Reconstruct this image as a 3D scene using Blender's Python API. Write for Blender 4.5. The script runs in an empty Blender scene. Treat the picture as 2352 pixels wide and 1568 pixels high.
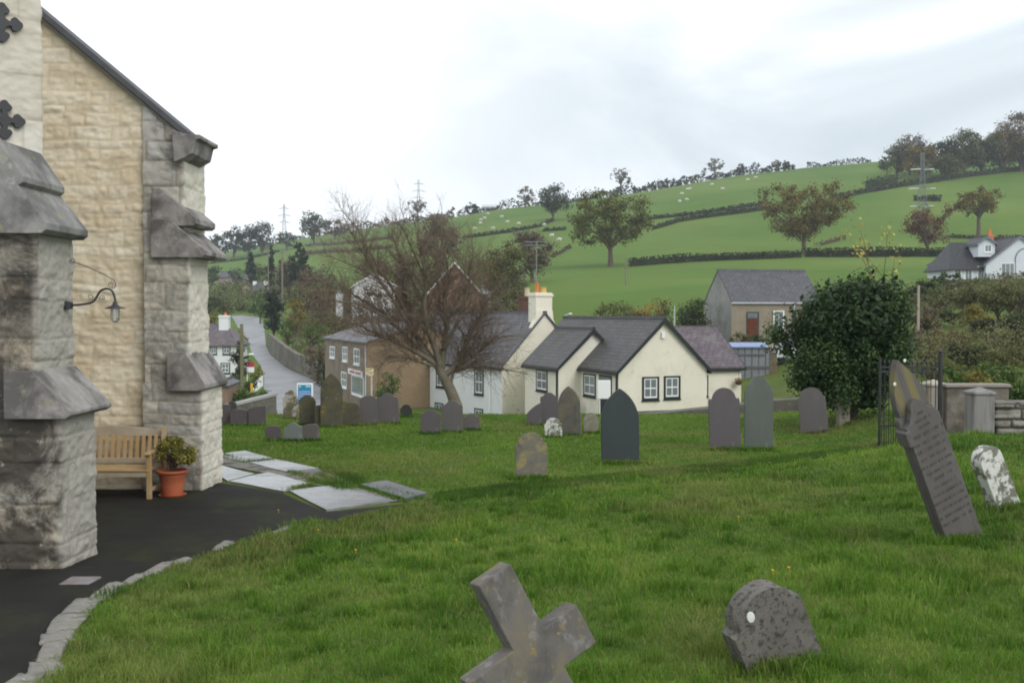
import bpy, bmesh, math, random
import numpy as np
from mathutils import Vector, Matrix
from mathutils import geometry as geo
C = bpy.context.scene.collection
R = math.radians
rng = np.random.default_rng(7)
random.seed(5)
# ------------------------------------------------------------ camera geometry (eye at the origin, looking along +y)
F, CX, CY, HZ = 2411.0, 1176.0, 784.0, 720.0
PIT = math.atan((CY-HZ)/F)
cp, sp = math.cos(PIT), math.sin(PIT)
def at(px, py, Y):
    dx, dy, dz = px-CX, F*cp+(CY-py)*sp, -F*sp+(CY-py)*cp
    return Vector((dx/dy*Y, Y, dz/dy*Y))
def X(px, Y): return (px-CX)/F*Y
def Z(py, Y): return -(py-HZ)/F*Y
cam = bpy.data.objects.new('camera', bpy.data.cameras.new('camera')); C.objects.link(cam)
cam.data.sensor_width = 36; cam.data.lens = 36*F/2352.0
cam.rotation_euler = (R(90)-PIT, 0, 0); cam.data.clip_start = .1; cam.data.clip_end = 6000
bpy.context.scene.camera = cam
# ------------------------------------------------------------ noise
def _h(ix, iy, seed):
    h = (ix.astype(np.int64)*374761393 + iy.astype(np.int64)*668265263 + seed*974634777) & 0xffffffff
    h = ((h ^ (h >> 13))*1274126177) & 0xffffffff
    return ((h ^ (h >> 16)) & 0xffff)/65535.0
def vn(x, y, seed=0):
    x = np.asarray(x, float); y = np.asarray(y, float)
    ix = np.floor(x); iy = np.floor(y); fx = x-ix; fy = y-iy
    fx = fx*fx*(3-2*fx); fy = fy*fy*(3-2*fy)
    a = _h(ix, iy, seed); b = _h(ix+1, iy, seed); c = _h(ix, iy+1, seed); d = _h(ix+1, iy+1, seed)
    return (a*(1-fx)+b*fx)*(1-fy)+(c*(1-fx)+d*fx)*fy
def fbm(x, y, seed=0, o=4):
    s = 0; a = .5
    for k in range(o):
        s = s+a*(vn(x*2**k, y*2**k, seed+k)-.5); a *= .5
    return s*2
def sst(a, b, x):
    t = np.clip((x-a)/(b-a), 0, 1); return t*t*(3-2*t)
# ------------------------------------------------------------ terrain
PXC = [-900, 0, 475, 540, 610, 700, 800, 950, 1150, 1300, 1500, 1700, 1900, 2100, 2352, 3000]
ROWS = [
 (36,  [-5.6,-5.6,-5.6,-5.6,-5.5,-5.5,-5.6,-5.8,-5.8,-5.6,-5.4,-5.2,-3.9,-3.2,-2.7,-2.5]),
 (60,  [-5.6,-5.6,-5.6,-5.6,-5.6,-5.7,-6.0,-6.4,-6.8,-5.8,-5.3,-4.9,-3.7,-1.9,-0.9,-0.6]),
 (88,  [-7,-7,-7,-6.9,-6.8,-6.6,-6.6,-6,-5,-4,-3,-2.0,-1.6,.3,2,2.6]),
 (110, [-6.4,-6.4,-6.2,-6.1,-5.9,-5.9,-3,-1,0,0,.8,1.5,2.2,3,3.4,3.8]),
 (150, [-5,-5,-5,-5,-5,-2.5,1,2,3,3.5,4.3,4.8,5.2,5.8,6,6.4]),
 (190, [-3.1,-3.1,-3.1,-3.1,-2.6,0,3,5,6.5,7.3,8,8.8,9.6,10.2,10.5,11]),
 (230, [-.5,-.5,-.5,-.5,-.5,3,6,8,9.5,10.7,12,13.5,14.5,15.5,16,17]),
 (330, [5,5.5,6,7.5,9,13,16,20,25,27,30,34,37,39,40,42]),
 (500, [16,21,24.5,25.5,27,31,36,43,50,53,59,66.5,71,74,76,80]),
 (700, [28,35,39,43,47.5,51,55,60,57,60,64,70,74,77,80,84]),
 (1100,[26,30,33,36,40,43,45,50,50,52,55,60,64,66,70,72]),
]
_ly = np.linspace(math.log(36), math.log(1100), 260); _px = np.linspace(-900, 3000, 196)
_T = np.array([np.interp(_px, PXC, r[1]) for r in ROWS]); _l0 = np.array([math.log(r[0]) for r in ROWS])
_G = np.stack([np.interp(_ly, _l0, _T[:, j]) for j in range(len(_px))], 1)
def _sm(G, k, ax):
    ker = np.exp(-np.linspace(-2, 2, 2*k+1)**2); ker /= ker.sum()
    P = np.pad(G, [(k, k) if a == ax else (0, 0) for a in (0, 1)], mode='edge')
    return np.apply_along_axis(lambda v: np.convolve(v, ker, 'valid'), ax, P)
_G = _sm(_sm(_G, 8, 0), 4, 1)
def zfar(px, Y):
    l = np.clip((np.log(np.maximum(Y, 36.))-_ly[0])/(_ly[1]-_ly[0]), 0, len(_ly)-1.001)
    p = np.clip((px-_px[0])/(_px[1]-_px[0]), 0, len(_px)-1.001)
    i = l.astype(int); j = p.astype(int); a = l-i; b = p-j
    return (_G[i, j]*(1-b)+_G[i, j+1]*b)*(1-a)+(_G[i+1, j]*(1-b)+_G[i+1, j+1]*b)*a
def zpath(y):
    return np.interp(y, [-10, 0, 14, 17, 19, 21.3, 24.3, 26.3, 29, 33.2, 40], [-1.75, -1.75, -2.632, -2.69, -2.73, -2.79, -2.93, -3.0, -3.10, -3.22, -3.3])
def plane_hit(px, py):
    d = at(px, py, 1.0); lo, hi = .5, 40.
    for _ in range(50):
        m = (lo+hi)/2
        if d.z*m > float(zpath(m)): lo = m
        else: hi = m
    return (d.x*lo, lo)
# edge of the near lawn: kerb line on the left, sunken path on the far side
KPX = [(100,1551),(125,1492),(167,1434),(200,1397),(250,1363),(308,1338),(375,1309),(450,1284),(521,1257),(583,1238),(646,1224),(708,1208)]
KERB = [plane_hit(*p) for p in KPX]
KERB = [(KERB[0][0]+.02, 3.0), (KERB[0][0]+.0, 4.8)]+KERB
FAR = [plane_hit(*p) for p in [(800,1197),(900,1177),(1000,1160),(1200,1134),(1500,1101),(1800,1068),(2060,1034)]]
FAR2 = [(FAR[-1][0]+2.5, FAR[-1][1]-.6), (FAR[-1][0]+9, FAR[-1][1]-1.5)]
LAWN = [(KERB[0][0], -8)]+KERB+FAR+FAR2+[(40, 15), (40, -8)]
def sdist(poly, x, y):           # signed distance, positive inside
    x = np.asarray(x, float); y = np.asarray(y, float)
    d = np.full(x.shape, 1e9); ins = np.zeros(x.shape, bool); n = len(poly)
    for i in range(n):
        ax, ay = poly[i]; bx, by = poly[(i+1) % n]; ex, ey = bx-ax, by-ay
        t = np.clip(((x-ax)*ex+(y-ay)*ey)/(ex*ex+ey*ey+1e-12), 0, 1)
        d = np.minimum(d, np.hypot(x-ax-t*ex, y-ay-t*ey))
        c = ((ay > y) != (by > y)) & (x < (bx-ax)*(y-ay)/((by-ay) if by != ay else 1e-12)+ax)
        ins ^= c
    return np.where(ins, d, -d)
def zg(x, y):
    x = np.asarray(x, float); y = np.asarray(y, float)
    zn = zpath(y)
    near = y < 24
    if np.any(near):
        s = sdist(LAWN, x, y)
        B = np.interp(x, [-4, -2.2, -1, 0, 1.3, 3, 4.3, 5.1, 6.2, 8, 12, 40], [.04, .05, .08, .13, .2, .22, .27, .36, .46, .50, .52, .6])
        B = B + .035*fbm(x*.9, y*.9, 3)
        B = B*sst(-1, 3, y+0*x)+.12*(1-sst(-1, 3, y+0*x))
        zn = zn + np.where(s > 0, .03*sst(0, .12, s)+B*sst(0, 2.4, s), 0)
    lower = (y > 14)
    zn = zn + np.where(lower, sst(0, 1.5, -sdist(LAWN, x, y)-.6)*.05*fbm(x*.5, y*.5, 9), 0)
    rgt = np.interp(x, [7.5, 9.5, 14], [0, .38, .5])*sst(17, 20.5, y)*(1-sst(28, 36, y))*(1-sst(0, .9, sdist(LAWN, x, y))); zn = zn+rgt
    px = CX+F*x/np.maximum(y, 3)
    zf = zfar(px, y)
    zf = zf+np.where(y > 60, .35*fbm(x*.03, y*.03, 21)*np.minimum(y/200, 2), 0)
    w = sst(33.6, 35.6, y)
    return zn*(1-w)+zf*w
def g1(x, y): return float(zg(np.array([x]), np.array([y]))[0])
def hit(px, py, Y0=2., Y1=1000.):
    d = at(px, py, 1.0); n = 900
    Ys = np.exp(np.linspace(math.log(Y0), math.log(Y1), n))
    f = d.z*Ys-zg(d.x*Ys, Ys)
    k = np.where(f < 0)[0]
    if len(k) == 0: k = [int(np.argmin(f))]
    i = max(k[0], 1); a, b = Ys[i-1], Ys[i]
    for _ in range(25):
        m = (a+b)/2
        if d.z*m-g1(d.x*m, m) < 0: b = m
        else: a = m
    m = (a+b)/2
    return Vector((d.x*m, m, g1(d.x*m, m)))
def gat(px, Y):                   # ground point in a column at a depth
    x = X(px, Y); return Vector((x, Y, g1(x, Y)))
def toward(P, d, px):             # distance from P along d to the image column px
    u = (px-CX)/F
    return (u*P.y-P.x)/(d[0]-u*d[1])
# ------------------------------------------------------------ materials
def srgb(r, g, b):
    f = lambda c: (c/255/12.92) if c/255 <= .04045 else ((c/255+.055)/1.055)**2.4
    return (f(r), f(g), f(b), 1)
def c4(c): return tuple(c[:3])+(1,)
class N:
    def __init__(s, name):
        s.m = bpy.data.materials.new(name); s.m.use_nodes = True; s.t = s.m.node_tree
        s.b = s.t.nodes['Principled BSDF']; s.out = s.t.nodes['Material Output']
    def n(s, typ, ins=None, **p):
        o = s.t.nodes.new(typ)
        for k, v in p.items(): setattr(o, k, v)
        for k, v in (ins or {}).items(): s.set(o.inputs[k], v)
        return o
    def set(s, sock, v):
        if isinstance(v, bpy.types.NodeSocket): s.t.links.new(v, sock)
        else: sock.default_value = v
    def co(s, kind='Object', sc=None):
        o = s.n('ShaderNodeTexCoord').outputs[kind]
        if sc: o = s.n('ShaderNodeMapping', {'Vector': o, 'Scale': sc}).outputs[0]
        return o
    def noise(s, vec, scale, detail=4, rough=.55, dist=0):
        return s.n('ShaderNodeTexNoise', {'Vector': vec, 'Scale': scale, 'Detail': detail, 'Roughness': rough, 'Distortion': dist}).outputs[0]
    def ramp(s, fac, stops, interp='LINEAR'):
        o = s.n('ShaderNodeValToRGB', {'Fac': fac}); cr = o.color_ramp; cr.interpolation = interp
        while len(cr.elements) < len(stops): cr.elements.new(.5)
        for e, (p, c) in zip(cr.elements, stops):
            e.position = p; e.color = c4(c) if hasattr(c, '__len__') else (c, c, c, 1)
        return o.outputs[0]
    def mix(s, fac, a, b, blend='MIX'):
        o = s.n('ShaderNodeMix', data_type='RGBA', blend_type=blend)
        s.set(o.inputs[0], fac); s.set(o.inputs[6], a); s.set(o.inputs[7], b); return o.outputs[2]
    def math(s, op, a, b=0.):
        o = s.n('ShaderNodeMath', operation=op); s.set(o.inputs[0], a); s.set(o.inputs[1], b); return o.outputs[0]
    def fin(s, col, rough=.85, bump=None, bs=.3, bd=.02, spec=.3, extra=None):
        s.set(s.b.inputs['Base Color'], col); s.set(s.b.inputs['Roughness'], rough)
        s.b.inputs['Specular IOR Level'].default_value = spec
        if bump is not None:
            s.set(s.b.inputs['Normal'], s.n('ShaderNodeBump', {'Strength': bs, 'Distance': bd, 'Height': bump}).outputs[0])
        return s.m
def mat(name, a, b=None, scale=3., rough=.85, bump=.25, bscale=30., bd=.02, layers=(), spec=.3, coord='Object', sc=None, streak=None):
    k = N(name); v = k.co(coord, sc); b = b or a
    col = k.mix(k.ramp(k.noise(v, scale, 5, .6), [(.3, 0), (.7, 1)]), c4(a), c4(b))
    for (lc, ls, lo, hi, st) in layers:
        vv = k.co(coord, (1, 1, .18)) if streak and lc in streak else v
        col = k.mix(k.math('MULTIPLY', k.ramp(k.noise(vv, ls, 7, .62, .3), [(lo, 0), (hi, 1)]), st), col, c4(lc))
    return k.fin(col, rough, k.noise(v, bscale, 6, .65), bump, bd, spec)
def leafmat(name, dark, mid, light, trans=.25, rough=.6):
    k = N(name); k.n('ShaderNodeAttribute', attribute_name='Col')
    a = k.n('ShaderNodeAttribute', attribute_name='Col').outputs['Fac']
    col = k.ramp(a, [(.1, dark), (.5, mid), (.95, light)])
    k.set(k.b.inputs['Base Color'], col); k.b.inputs['Roughness'].default_value = rough; k.b.inputs['Specular IOR Level'].default_value = .25
    tr = k.n('ShaderNodeBsdfTranslucent', {'Color': col})
    mx = k.n('ShaderNodeMixShader', {0: trans, 1: k.b.outputs[0], 2: tr.outputs[0]})
    k.t.links.new(mx.outputs[0], k.out.inputs['Surface']); return k.m
def masonmat(name, stones, mortar, cream=None, stain=None, stain_st=.6, stain_scale=1.2, lich=None, rough=.92, stain_range=(.45, .62), bs=.5):
    k = N(name); v = k.co()
    sep = k.n('ShaderNodeSeparateColor', {0: k.n('ShaderNodeAttribute', attribute_name='Col').outputs['Color']})
    r, g = sep.outputs[0], sep.outputs[1]
    col = k.ramp(r, [(i/max(1, len(stones)-1), c) for i, c in enumerate(stones)])
    col = k.mix(k.ramp(k.noise(v, 6, 6, .65), [(.35, 0), (.65, 1)]), col, k.mix(.5, col, c4(stones[-1])))
    col = k.mix(k.math('MULTIPLY', g, .85), col, c4(mortar))
    if stain:
        f = k.ramp(k.noise(v, stain_scale, 12, .74, .5), [(stain_range[0], 0), (stain_range[1], 1)])
        col = k.mix(k.math('MULTIPLY', f, stain_st), col, c4(stain))
    if cream:  # paler right-facing ends: their brighter light is put into the stone colour
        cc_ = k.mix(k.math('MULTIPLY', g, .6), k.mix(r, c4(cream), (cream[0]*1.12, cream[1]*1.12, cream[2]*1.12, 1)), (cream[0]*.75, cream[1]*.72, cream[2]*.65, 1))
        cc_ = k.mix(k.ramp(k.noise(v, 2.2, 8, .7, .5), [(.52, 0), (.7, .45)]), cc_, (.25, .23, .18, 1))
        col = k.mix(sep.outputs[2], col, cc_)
    if lich:
        f = k.ramp(k.noise(v, 9, 8, .7, .2), [(.62, 0), (.68, 1)]); col = k.mix(k.math('MULTIPLY', f, .6), col, c4(lich))
    return k.fin(col, rough, k.noise(v, 22, 8, .7), bs, .02, .2)
def slatemat(name, a, b, moss=None, wet=.55, bw=.34, rh=.24):
    k = N(name); uv = k.co('UV')
    br = k.n('ShaderNodeTexBrick', {'Vector': uv, 'Scale': 1., 'Color1': c4(a), 'Color2': c4(b), 'Mortar': (a[0]*.35, a[1]*.35, a[2]*.35, 1), 'Mortar Size': .022, 'Mortar Smooth': .3, 'Bias': 0., 'Brick Width': bw, 'Row Height': rh})
    col = k.mix(k.ramp(k.noise(uv, 1.1, 6, .7), [(.35, 0), (.7, .75)]), br.outputs[0], (a[0]*.5, a[1]*.5, a[2]*.5, 1))
    col = k.mix(k.ramp(k.noise(uv, 3.5, 3, .5), [(.55, 0), (.7, .5)]), col, (b[0]*1.5, b[1]*1.5, b[2]*1.5, 1))
    if moss: col = k.mix(k.math('MULTIPLY', k.ramp(k.noise(uv, .9, 7, .7), [(.5, 0), (.68, 1)]), .8), col, c4(moss))
    f = k.math('ADD', k.math('MULTIPLY', br.outputs['Fac'], -1.), k.noise(uv, 9, 4))
    return k.fin(col, wet, f, .9, .03, .4)
# ------------------------------------------------------------ mesh building
ORG = {}
def tag(o, label=None, cat=None, group=None, kind=None):
    if label: o['label'] = label
    if cat: o['category'] = cat
    if group: o['group'] = group
    if kind: o['kind'] = kind
    return o
def thing(name, label, cat, loc, group=None):
    o = bpy.data.objects.new(name, None); C.objects.link(o); o.location = loc; o.empty_display_size = .2
    ORG[o] = Vector(loc); return tag(o, label, cat, group)
def npmesh(name, V, Fc, m, parent=None, col=None, smooth=False, loc=None, uv=False):
    V = np.asarray(V, np.float64).reshape(-1, 3)
    if parent is not None: o0 = ORG[parent]
    elif loc is not None: o0 = Vector(loc)
    else:
        lo, hi = V.min(0), V.max(0); o0 = Vector(((lo[0]+hi[0])/2, (lo[1]+hi[1])/2, lo[2]))
    V = V-np.array(o0)
    me = bpy.data.meshes.new(name)
    if isinstance(Fc, np.ndarray):
        nf, kk = Fc.shape
        me.vertices.add(len(V)); me.vertices.foreach_set('co', V.astype(np.float32).ravel())
        me.loops.add(nf*kk); me.loops.foreach_set('vertex_index', Fc.astype(np.int32).ravel())
        me.polygons.add(nf); me.polygons.foreach_set('loop_start', np.arange(0, nf*kk, kk, dtype=np.int32))
        me.update(calc_edges=True)
    else: me.from_pydata([tuple(v) for v in V], [], Fc)
    me.validate(clean_customdata=False)
    if col is not None:
        at_ = me.color_attributes.new('Col', 'FLOAT_COLOR', 'POINT'); col = np.asarray(col, np.float32)
        if col.ndim == 1: col = np.stack([col, col, col], 1)
        c = np.ones((len(V), 4), np.float32); c[:, :3] = col[:len(V)]
        at_.data.foreach_set('color', c.ravel())
    if uv: autouv(me)
    if smooth: me.polygons.foreach_set('use_smooth', [True]*len(me.polygons))
    me.materials.append(m)
    o = bpy.data.objects.new(name, me); C.objects.link(o)
    if parent is not None: o.parent = parent; ORG[o] = ORG[parent]
    else: o.location = o0; ORG[o] = Vector(o0)
    return o
def autouv(me):
    nl = len(me.loops)
    if nl == 0: return
    lv = np.empty(nl, np.int32); me.loops.foreach_get('vertex_index', lv)
    V = np.empty(len(me.vertices)*3, np.float32); me.vertices.foreach_get('co', V); V = V.reshape(-1, 3)
    nr = np.empty(len(me.polygons)*3, np.float32); me.polygons.foreach_get('normal', nr); nr = nr.reshape(-1, 3)
    lt = np.empty(len(me.polygons), np.int32); me.polygons.foreach_get('loop_total', lt)
    n = np.repeat(nr, lt, axis=0); t = np.stack([-n[:, 1], n[:, 0], 0*n[:, 0]], 1)
    ln = np.linalg.norm(t, axis=1); bad = ln < .02; t[bad] = (1, 0, 0); ln[bad] = 1; t /= ln[:, None]
    b = np.cross(n, t); p = V[lv]
    uv = np.stack([(p*t).sum(1), (p*b).sum(1)], 1).astype(np.float32)
    me.uv_layers.new(name='UVMap').data.foreach_set('uv', uv.ravel())
class MB:
    def __init__(s): s.v = []; s.f = []; s.c = []
    def add(s, vs, fs, col=.5):
        k = len(s.v); s.v += [tuple(v) for v in vs]; s.f += [tuple(i+k for i in f) for f in fs]; s.c += [col]*len(vs); return s
    def box(s, lo, hi, col=.5):
        x0, y0, z0 = lo; x1, y1, z1 = hi
        return s.add([(x0,y0,z0),(x1,y0,z0),(x1,y1,z0),(x0,y1,z0),(x0,y0,z1),(x1,y0,z1),(x1,y1,z1),(x0,y1,z1)],
                     [(3,2,1,0),(4,5,6,7),(0,1,5,4),(1,2,6,5),(2,3,7,6),(3,0,4,7)], col)
    def obox(s, P, g, n, s0, s1, z0, z1, d0, d1, col=.5):
        P = Vector(P); g = Vector((g[0], g[1], 0)); n = Vector((n[0], n[1], 0)); up = Vector((0, 0, 1)); vs = []
        for zz in (z0, z1):
            for (a, b) in ((s0, d1), (s1, d1), (s1, d0), (s0, d0)): q = P+g*a+n*b; vs.append((q.x, q.y, zz))
        return s.add(vs, [(3,2,1,0),(4,5,6,7),(0,1,5,4),(1,2,6,5),(2,3,7,6),(3,0,4,7)], col)
    def prism(s, pts, P, ax, ay, az, d0, d1, col=.5):
        P, ax, ay, az = Vector(P), Vector(ax), Vector(ay), Vector(az); n = len(pts)
        vs = [P+ax*a+ay*b+az*d0 for a, b in pts]+[P+ax*a+ay*b+az*d1 for a, b in pts]
        return s.add(vs, [tuple(range(n))[::-1], tuple(range(n, 2*n))]+[(i, (i+1) % n, n+(i+1) % n, n+i) for i in range(n)], col)
    def tube(s, pts, rads, n=8, cap=True, col=.5):
        pts = [Vector(p) for p in pts]
        if not hasattr(rads, '__len__'): rads = [rads]*len(pts)
        k = len(s.v); a = None
        for i, p in enumerate(pts):
            d = (pts[min(i+1, len(pts)-1)]-pts[max(i-1, 0)]); d = d.normalized() if d.length > 1e-9 else Vector((0, 0, 1))
            if a is None: a = d.orthogonal().normalized()
            a = (a-d*a.dot(d)); a = a.normalized() if a.length > 1e-6 else d.orthogonal().normalized()
            b = d.cross(a)
            for j in range(n):
                t = 2*math.pi*j/n; q = p+(a*math.cos(t)+b*math.sin(t))*rads[i]; s.v.append(tuple(q)); s.c.append(col)
        for i in range(len(pts)-1):
            for j in range(n):
                s.f.append((k+i*n+j, k+i*n+(j+1) % n, k+(i+1)*n+(j+1) % n, k+(i+1)*n+j))
        if cap: s.f.append(tuple(k+j for j in range(n))[::-1]); s.f.append(tuple(k+(len(pts)-1)*n+j for j in range(n)))
        return s
    def lathe(s, prof, P, n=24, col=.5):
        k = len(s.v); P = Vector(P)
        for r, z in prof:
            for j in range(n): t = 2*math.pi*j/n; s.v.append((P.x+r*math.cos(t), P.y+r*math.sin(t), P.z+z)); s.c.append(col)
        for i in range(len(prof)-1):
            for j in range(n): s.f.append((k+i*n+j, k+i*n+(j+1) % n, k+(i+1)*n+(j+1) % n, k+(i+1)*n+j))
        return s
    def build(s, name, m, parent=None, smooth=False, bevel=0, loc=None, label=None):
        o = npmesh(name, np.array(s.v), s.f, m, parent, np.array(s.c), smooth, loc, True)
        if bevel:
            b = o.modifiers.new('bevel', 'BEVEL'); b.width = bevel; b.segments = 2; b.limit_method = 'ANGLE'; b.angle_limit = R(35)
        if smooth:
            try: o.data.set_sharp_from_angle(angle=R(50))
            except Exception: pass
        if label: o['label'] = label
        return o
def sheet(name, poly, sp, off, m, thick=0, jit=0, parent=None):
    """a sheet over the ground inside a polygon, triangulated finely enough to follow it"""
    P = []
    n = len(poly)
    for i in range(n):
        a, b = poly[i], poly[(i+1) % n]; L = math.hypot(b[0]-a[0], b[1]-a[1]); k = max(1, int(L/sp))
        for j in range(k): t = j/k; P.append((a[0]+(b[0]-a[0])*t, a[1]+(b[1]-a[1])*t))
    nb = len(P); arr = np.array(P)
    x0, y0 = arr.min(0); x1, y1 = arr.max(0)
    gx, gy = np.meshgrid(np.arange(x0, x1, sp), np.arange(y0, y1, sp)); gx = gx.ravel(); gy = gy.ravel()
    s = sdist(P, gx, gy); k = s > sp*.5
    pts = [Vector(p) for p in P]+[Vector((a, b)) for a, b in zip(gx[k], gy[k])]
    r = geo.delaunay_2d_cdt(pts, [(i, (i+1) % nb) for i in range(nb)], [], 1, 1e-5)
    v = np.array([(p.x, p.y) for p in r[0]]); z = zg(v[:, 0], v[:, 1])+off
    V = np.column_stack([v, z]); fs = [tuple(f) for f in r[2]]
    fs2 = []
    for f in fs:
        a, b, c = [v[i] for i in f[:3]]
        cr = (b[0]-a[0])*(c[1]-a[1])-(b[1]-a[1])*(c[0]-a[0]); fs2.append(f if cr > 0 else f[::-1])
    if thick:
        nv = len(V); V = np.vstack([V, V-np.array([0, 0, thick])])
        E = {}
        for f in fs2:
            for i in range(3): e = (f[i], f[(i+1) % 3]); E[e] = 1
        for (a, b) in list(E):
            if (b, a) not in E: fs2.append((b, a, a+nv, b+nv))
    return npmesh(name, V, fs2, m, parent, None, False, None, True)
# ------------------------------------------------------------ coursed stone skins with real relief
def masonry(path, z0, z1, m, name, parent, side=False, res=.02, hr=(.12, .3), wr=(.2, .6), relief=.02, rough=.012, gap=.012, seed=1, wavy=.03, ztop=None, skew=.0, fade_ends=True, tone=None):
    path = [np.array(p[:2], float) for p in path]; U = [0.]; us = []; nd = []
    for a, b in zip(path[:-1], path[1:]): U.append(U[-1]+np.linalg.norm(b-a))
    L = U[-1]; r = np.random.default_rng(seed)
    cols = []; pos = []; nor = []
    for i in range(len(path)-1):
        a, b = path[i], path[i+1]; l = U[i+1]-U[i]; k = max(1, int(l/res)); t = (b-a)/l; n = np.array([t[1], -t[0]])
        for j in range(k+(1 if i == len(path)-2 else 0)):
            q = j/k; cols.append(U[i]+q*l); pos.append(a+(b-a)*q)
            if j == 0 and i > 0:
                pt = (path[i]-path[i-1]); pt /= np.linalg.norm(pt); pn = np.array([pt[1], -pt[0]]); mm = n+pn; mm /= max(.3, np.dot(mm, n)); nor.append(mm)
            else: nor.append(n)
    u = np.array(cols); pos = np.array(pos); nor = np.array(nor)
    nv = max(2, int((z1-z0)/res)); z = np.linspace(z0, z1, nv+1)
    Ug, Zg = np.meshgrid(u, z)
    zz = Zg+wavy*fbm(Ug*1.3+seed, Zg*.6, seed, 3)+skew*Ug; uu = Ug+wavy*.8*fbm(Ug*2, Zg*2+7, seed+5, 3)
    edges = [z0-.3]
    while edges[-1] < z1+.4+abs(skew)*L: edges.append(edges[-1]+r.uniform(*hr))
    edges = np.array(edges); ri = np.clip(np.searchsorted(edges, zz)-1, 0, len(edges)-2)
    dz = np.minimum(zz-edges[ri], edges[ri+1]-zz)
    dd = np.zeros_like(uu); sid = np.zeros_like(uu); out = np.zeros_like(uu)
    for row in range(len(edges)-1):
        k = ri == row
        if not k.any(): continue
        ce = [-.5-r.uniform(0, .4)]
        while ce[-1] < L+.6: ce.append(ce[-1]+r.uniform(*wr)*(.7+.6*(edges[row+1]-edges[row])/hr[1]))
        ce = np.array(ce); ci = np.clip(np.searchsorted(ce, uu[k])-1, 0, len(ce)-2)
        dd[k] = np.minimum(uu[k]-ce[ci], ce[ci+1]-uu[k]); rv = r.random(len(ce)); rd = r.uniform(-.4, 1, len(ce)); sid[k] = rv[ci]; out[k] = rd[ci]
    d = np.minimum(dz, dd); e = sst(0, gap*2.2, d)
    h = relief*e*(.7+.5*out)+rough*fbm(uu*4.5, zz*7, seed+11, 4)*(.4+e)+rough*.8*fbm(uu*16, zz*18, seed+15, 3)*e
    Vx = pos[None, :, 0]+nor[None, :, 0]*h; Vy = pos[None, :, 1]+nor[None, :, 1]*h
    V = np.stack([Vx, Vy, Zg], 2).reshape(-1, 3)
    col = np.stack([sid, 1-sst(0, gap*1.6, d), sst(-.05, .05, uu-U[1]+.05*fbm(uu*3, zz*2, 4)) if side else 0*uu], 2).reshape(-1, 3)  # blue channel marks the end faces given the lit tone
    nc = len(u); I = np.arange(nv)[:, None]*nc+np.arange(nc-1)[None, :]; Fq = np.stack([I, I+1, I+nc+1, I+nc], 2).reshape(-1, 4)
    if ztop is not None:
        zt = ztop(Vx.reshape(-1)); ok = V[:, 2] <= zt+.03; Fq = Fq[ok[Fq].all(1)]
    return npmesh(name, V, Fq, m, parent, col, True)
# ------------------------------------------------------------ foliage
def leafquads(cen, nrm, size, r, aspect=1.6):
    n = len(cen); a = np.cross(nrm, r.normal(size=(n, 3))); a /= np.linalg.norm(a, axis=1)[:, None]+1e-9; b = np.cross(nrm, a)
    s = size*r.uniform(.6, 1.25, n)
    A = a*(s*aspect*.5)[:, None]; B = b*(s*.5)[:, None]
    V = np.stack([cen-A, cen+B*.9, cen+A, cen-B*.9], 1).reshape(-1, 3)
    return V, np.arange(4*n).reshape(-1, 4)
def cloud(cs, rs, n, size, r, up=.3, shell=.55, bias=None):
    cs = np.asarray(cs, float); rs = np.asarray(rs, float)
    if rs.ndim == 1: rs = np.stack([rs]*3, 1)
    w = rs.prod(1)**(2/3); w /= w.sum(); k = r.choice(len(cs), n, p=w)
    d = r.normal(size=(n, 3)); d /= np.linalg.norm(d, axis=1)[:, None]
    rad = shell+(1-shell)*r.random(n)
    rad *= 1+.25*r.normal(size=n)*.5
    P = cs[k]+d*rs[k]*rad[:, None]
    nn = d+r.normal(size=(n, 3))*.7+np.array([0, 0, up]); nn /= np.linalg.norm(nn, axis=1)[:, None]
    V, Fq = leafquads(P, nn, size, r)
    cr = r.random(len(cs))
    col = np.clip(.5+.32*(cr[k]-.5)*2*.6+r.normal(size=n)*.16, 0.02, .98)
    return V, Fq, np.repeat(col, 4)
def crown_clumps(P, w, d, h, n, r, flat=.0, cr=.2):
    """clump centres through the volume of an uneven crown whose bottom is at P"""
    c = []; s = []
    while len(c) < n:
        q = r.uniform(-1, 1, 3)
        l = np.linalg.norm(q)
        if l > 1 or l < .35 and r.random() < .6: continue
        k = .86+.25*(vn(math.atan2(q[1], q[0])*1.5+3, q[2]*1.7, int(P[0]*7) & 255)-.5)*2
        c.append((P[0]+q[0]*w/2*k*(1-cr*.7), P[1]+q[1]*d/2*k*(1-cr*.7), P[2]+h/2+q[2]*h/2*k*(1-cr*.6))); s.append(cr*min(w, h)*r.uniform(.55, 1.15))
    return np.array(c), np.array(s)
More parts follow.
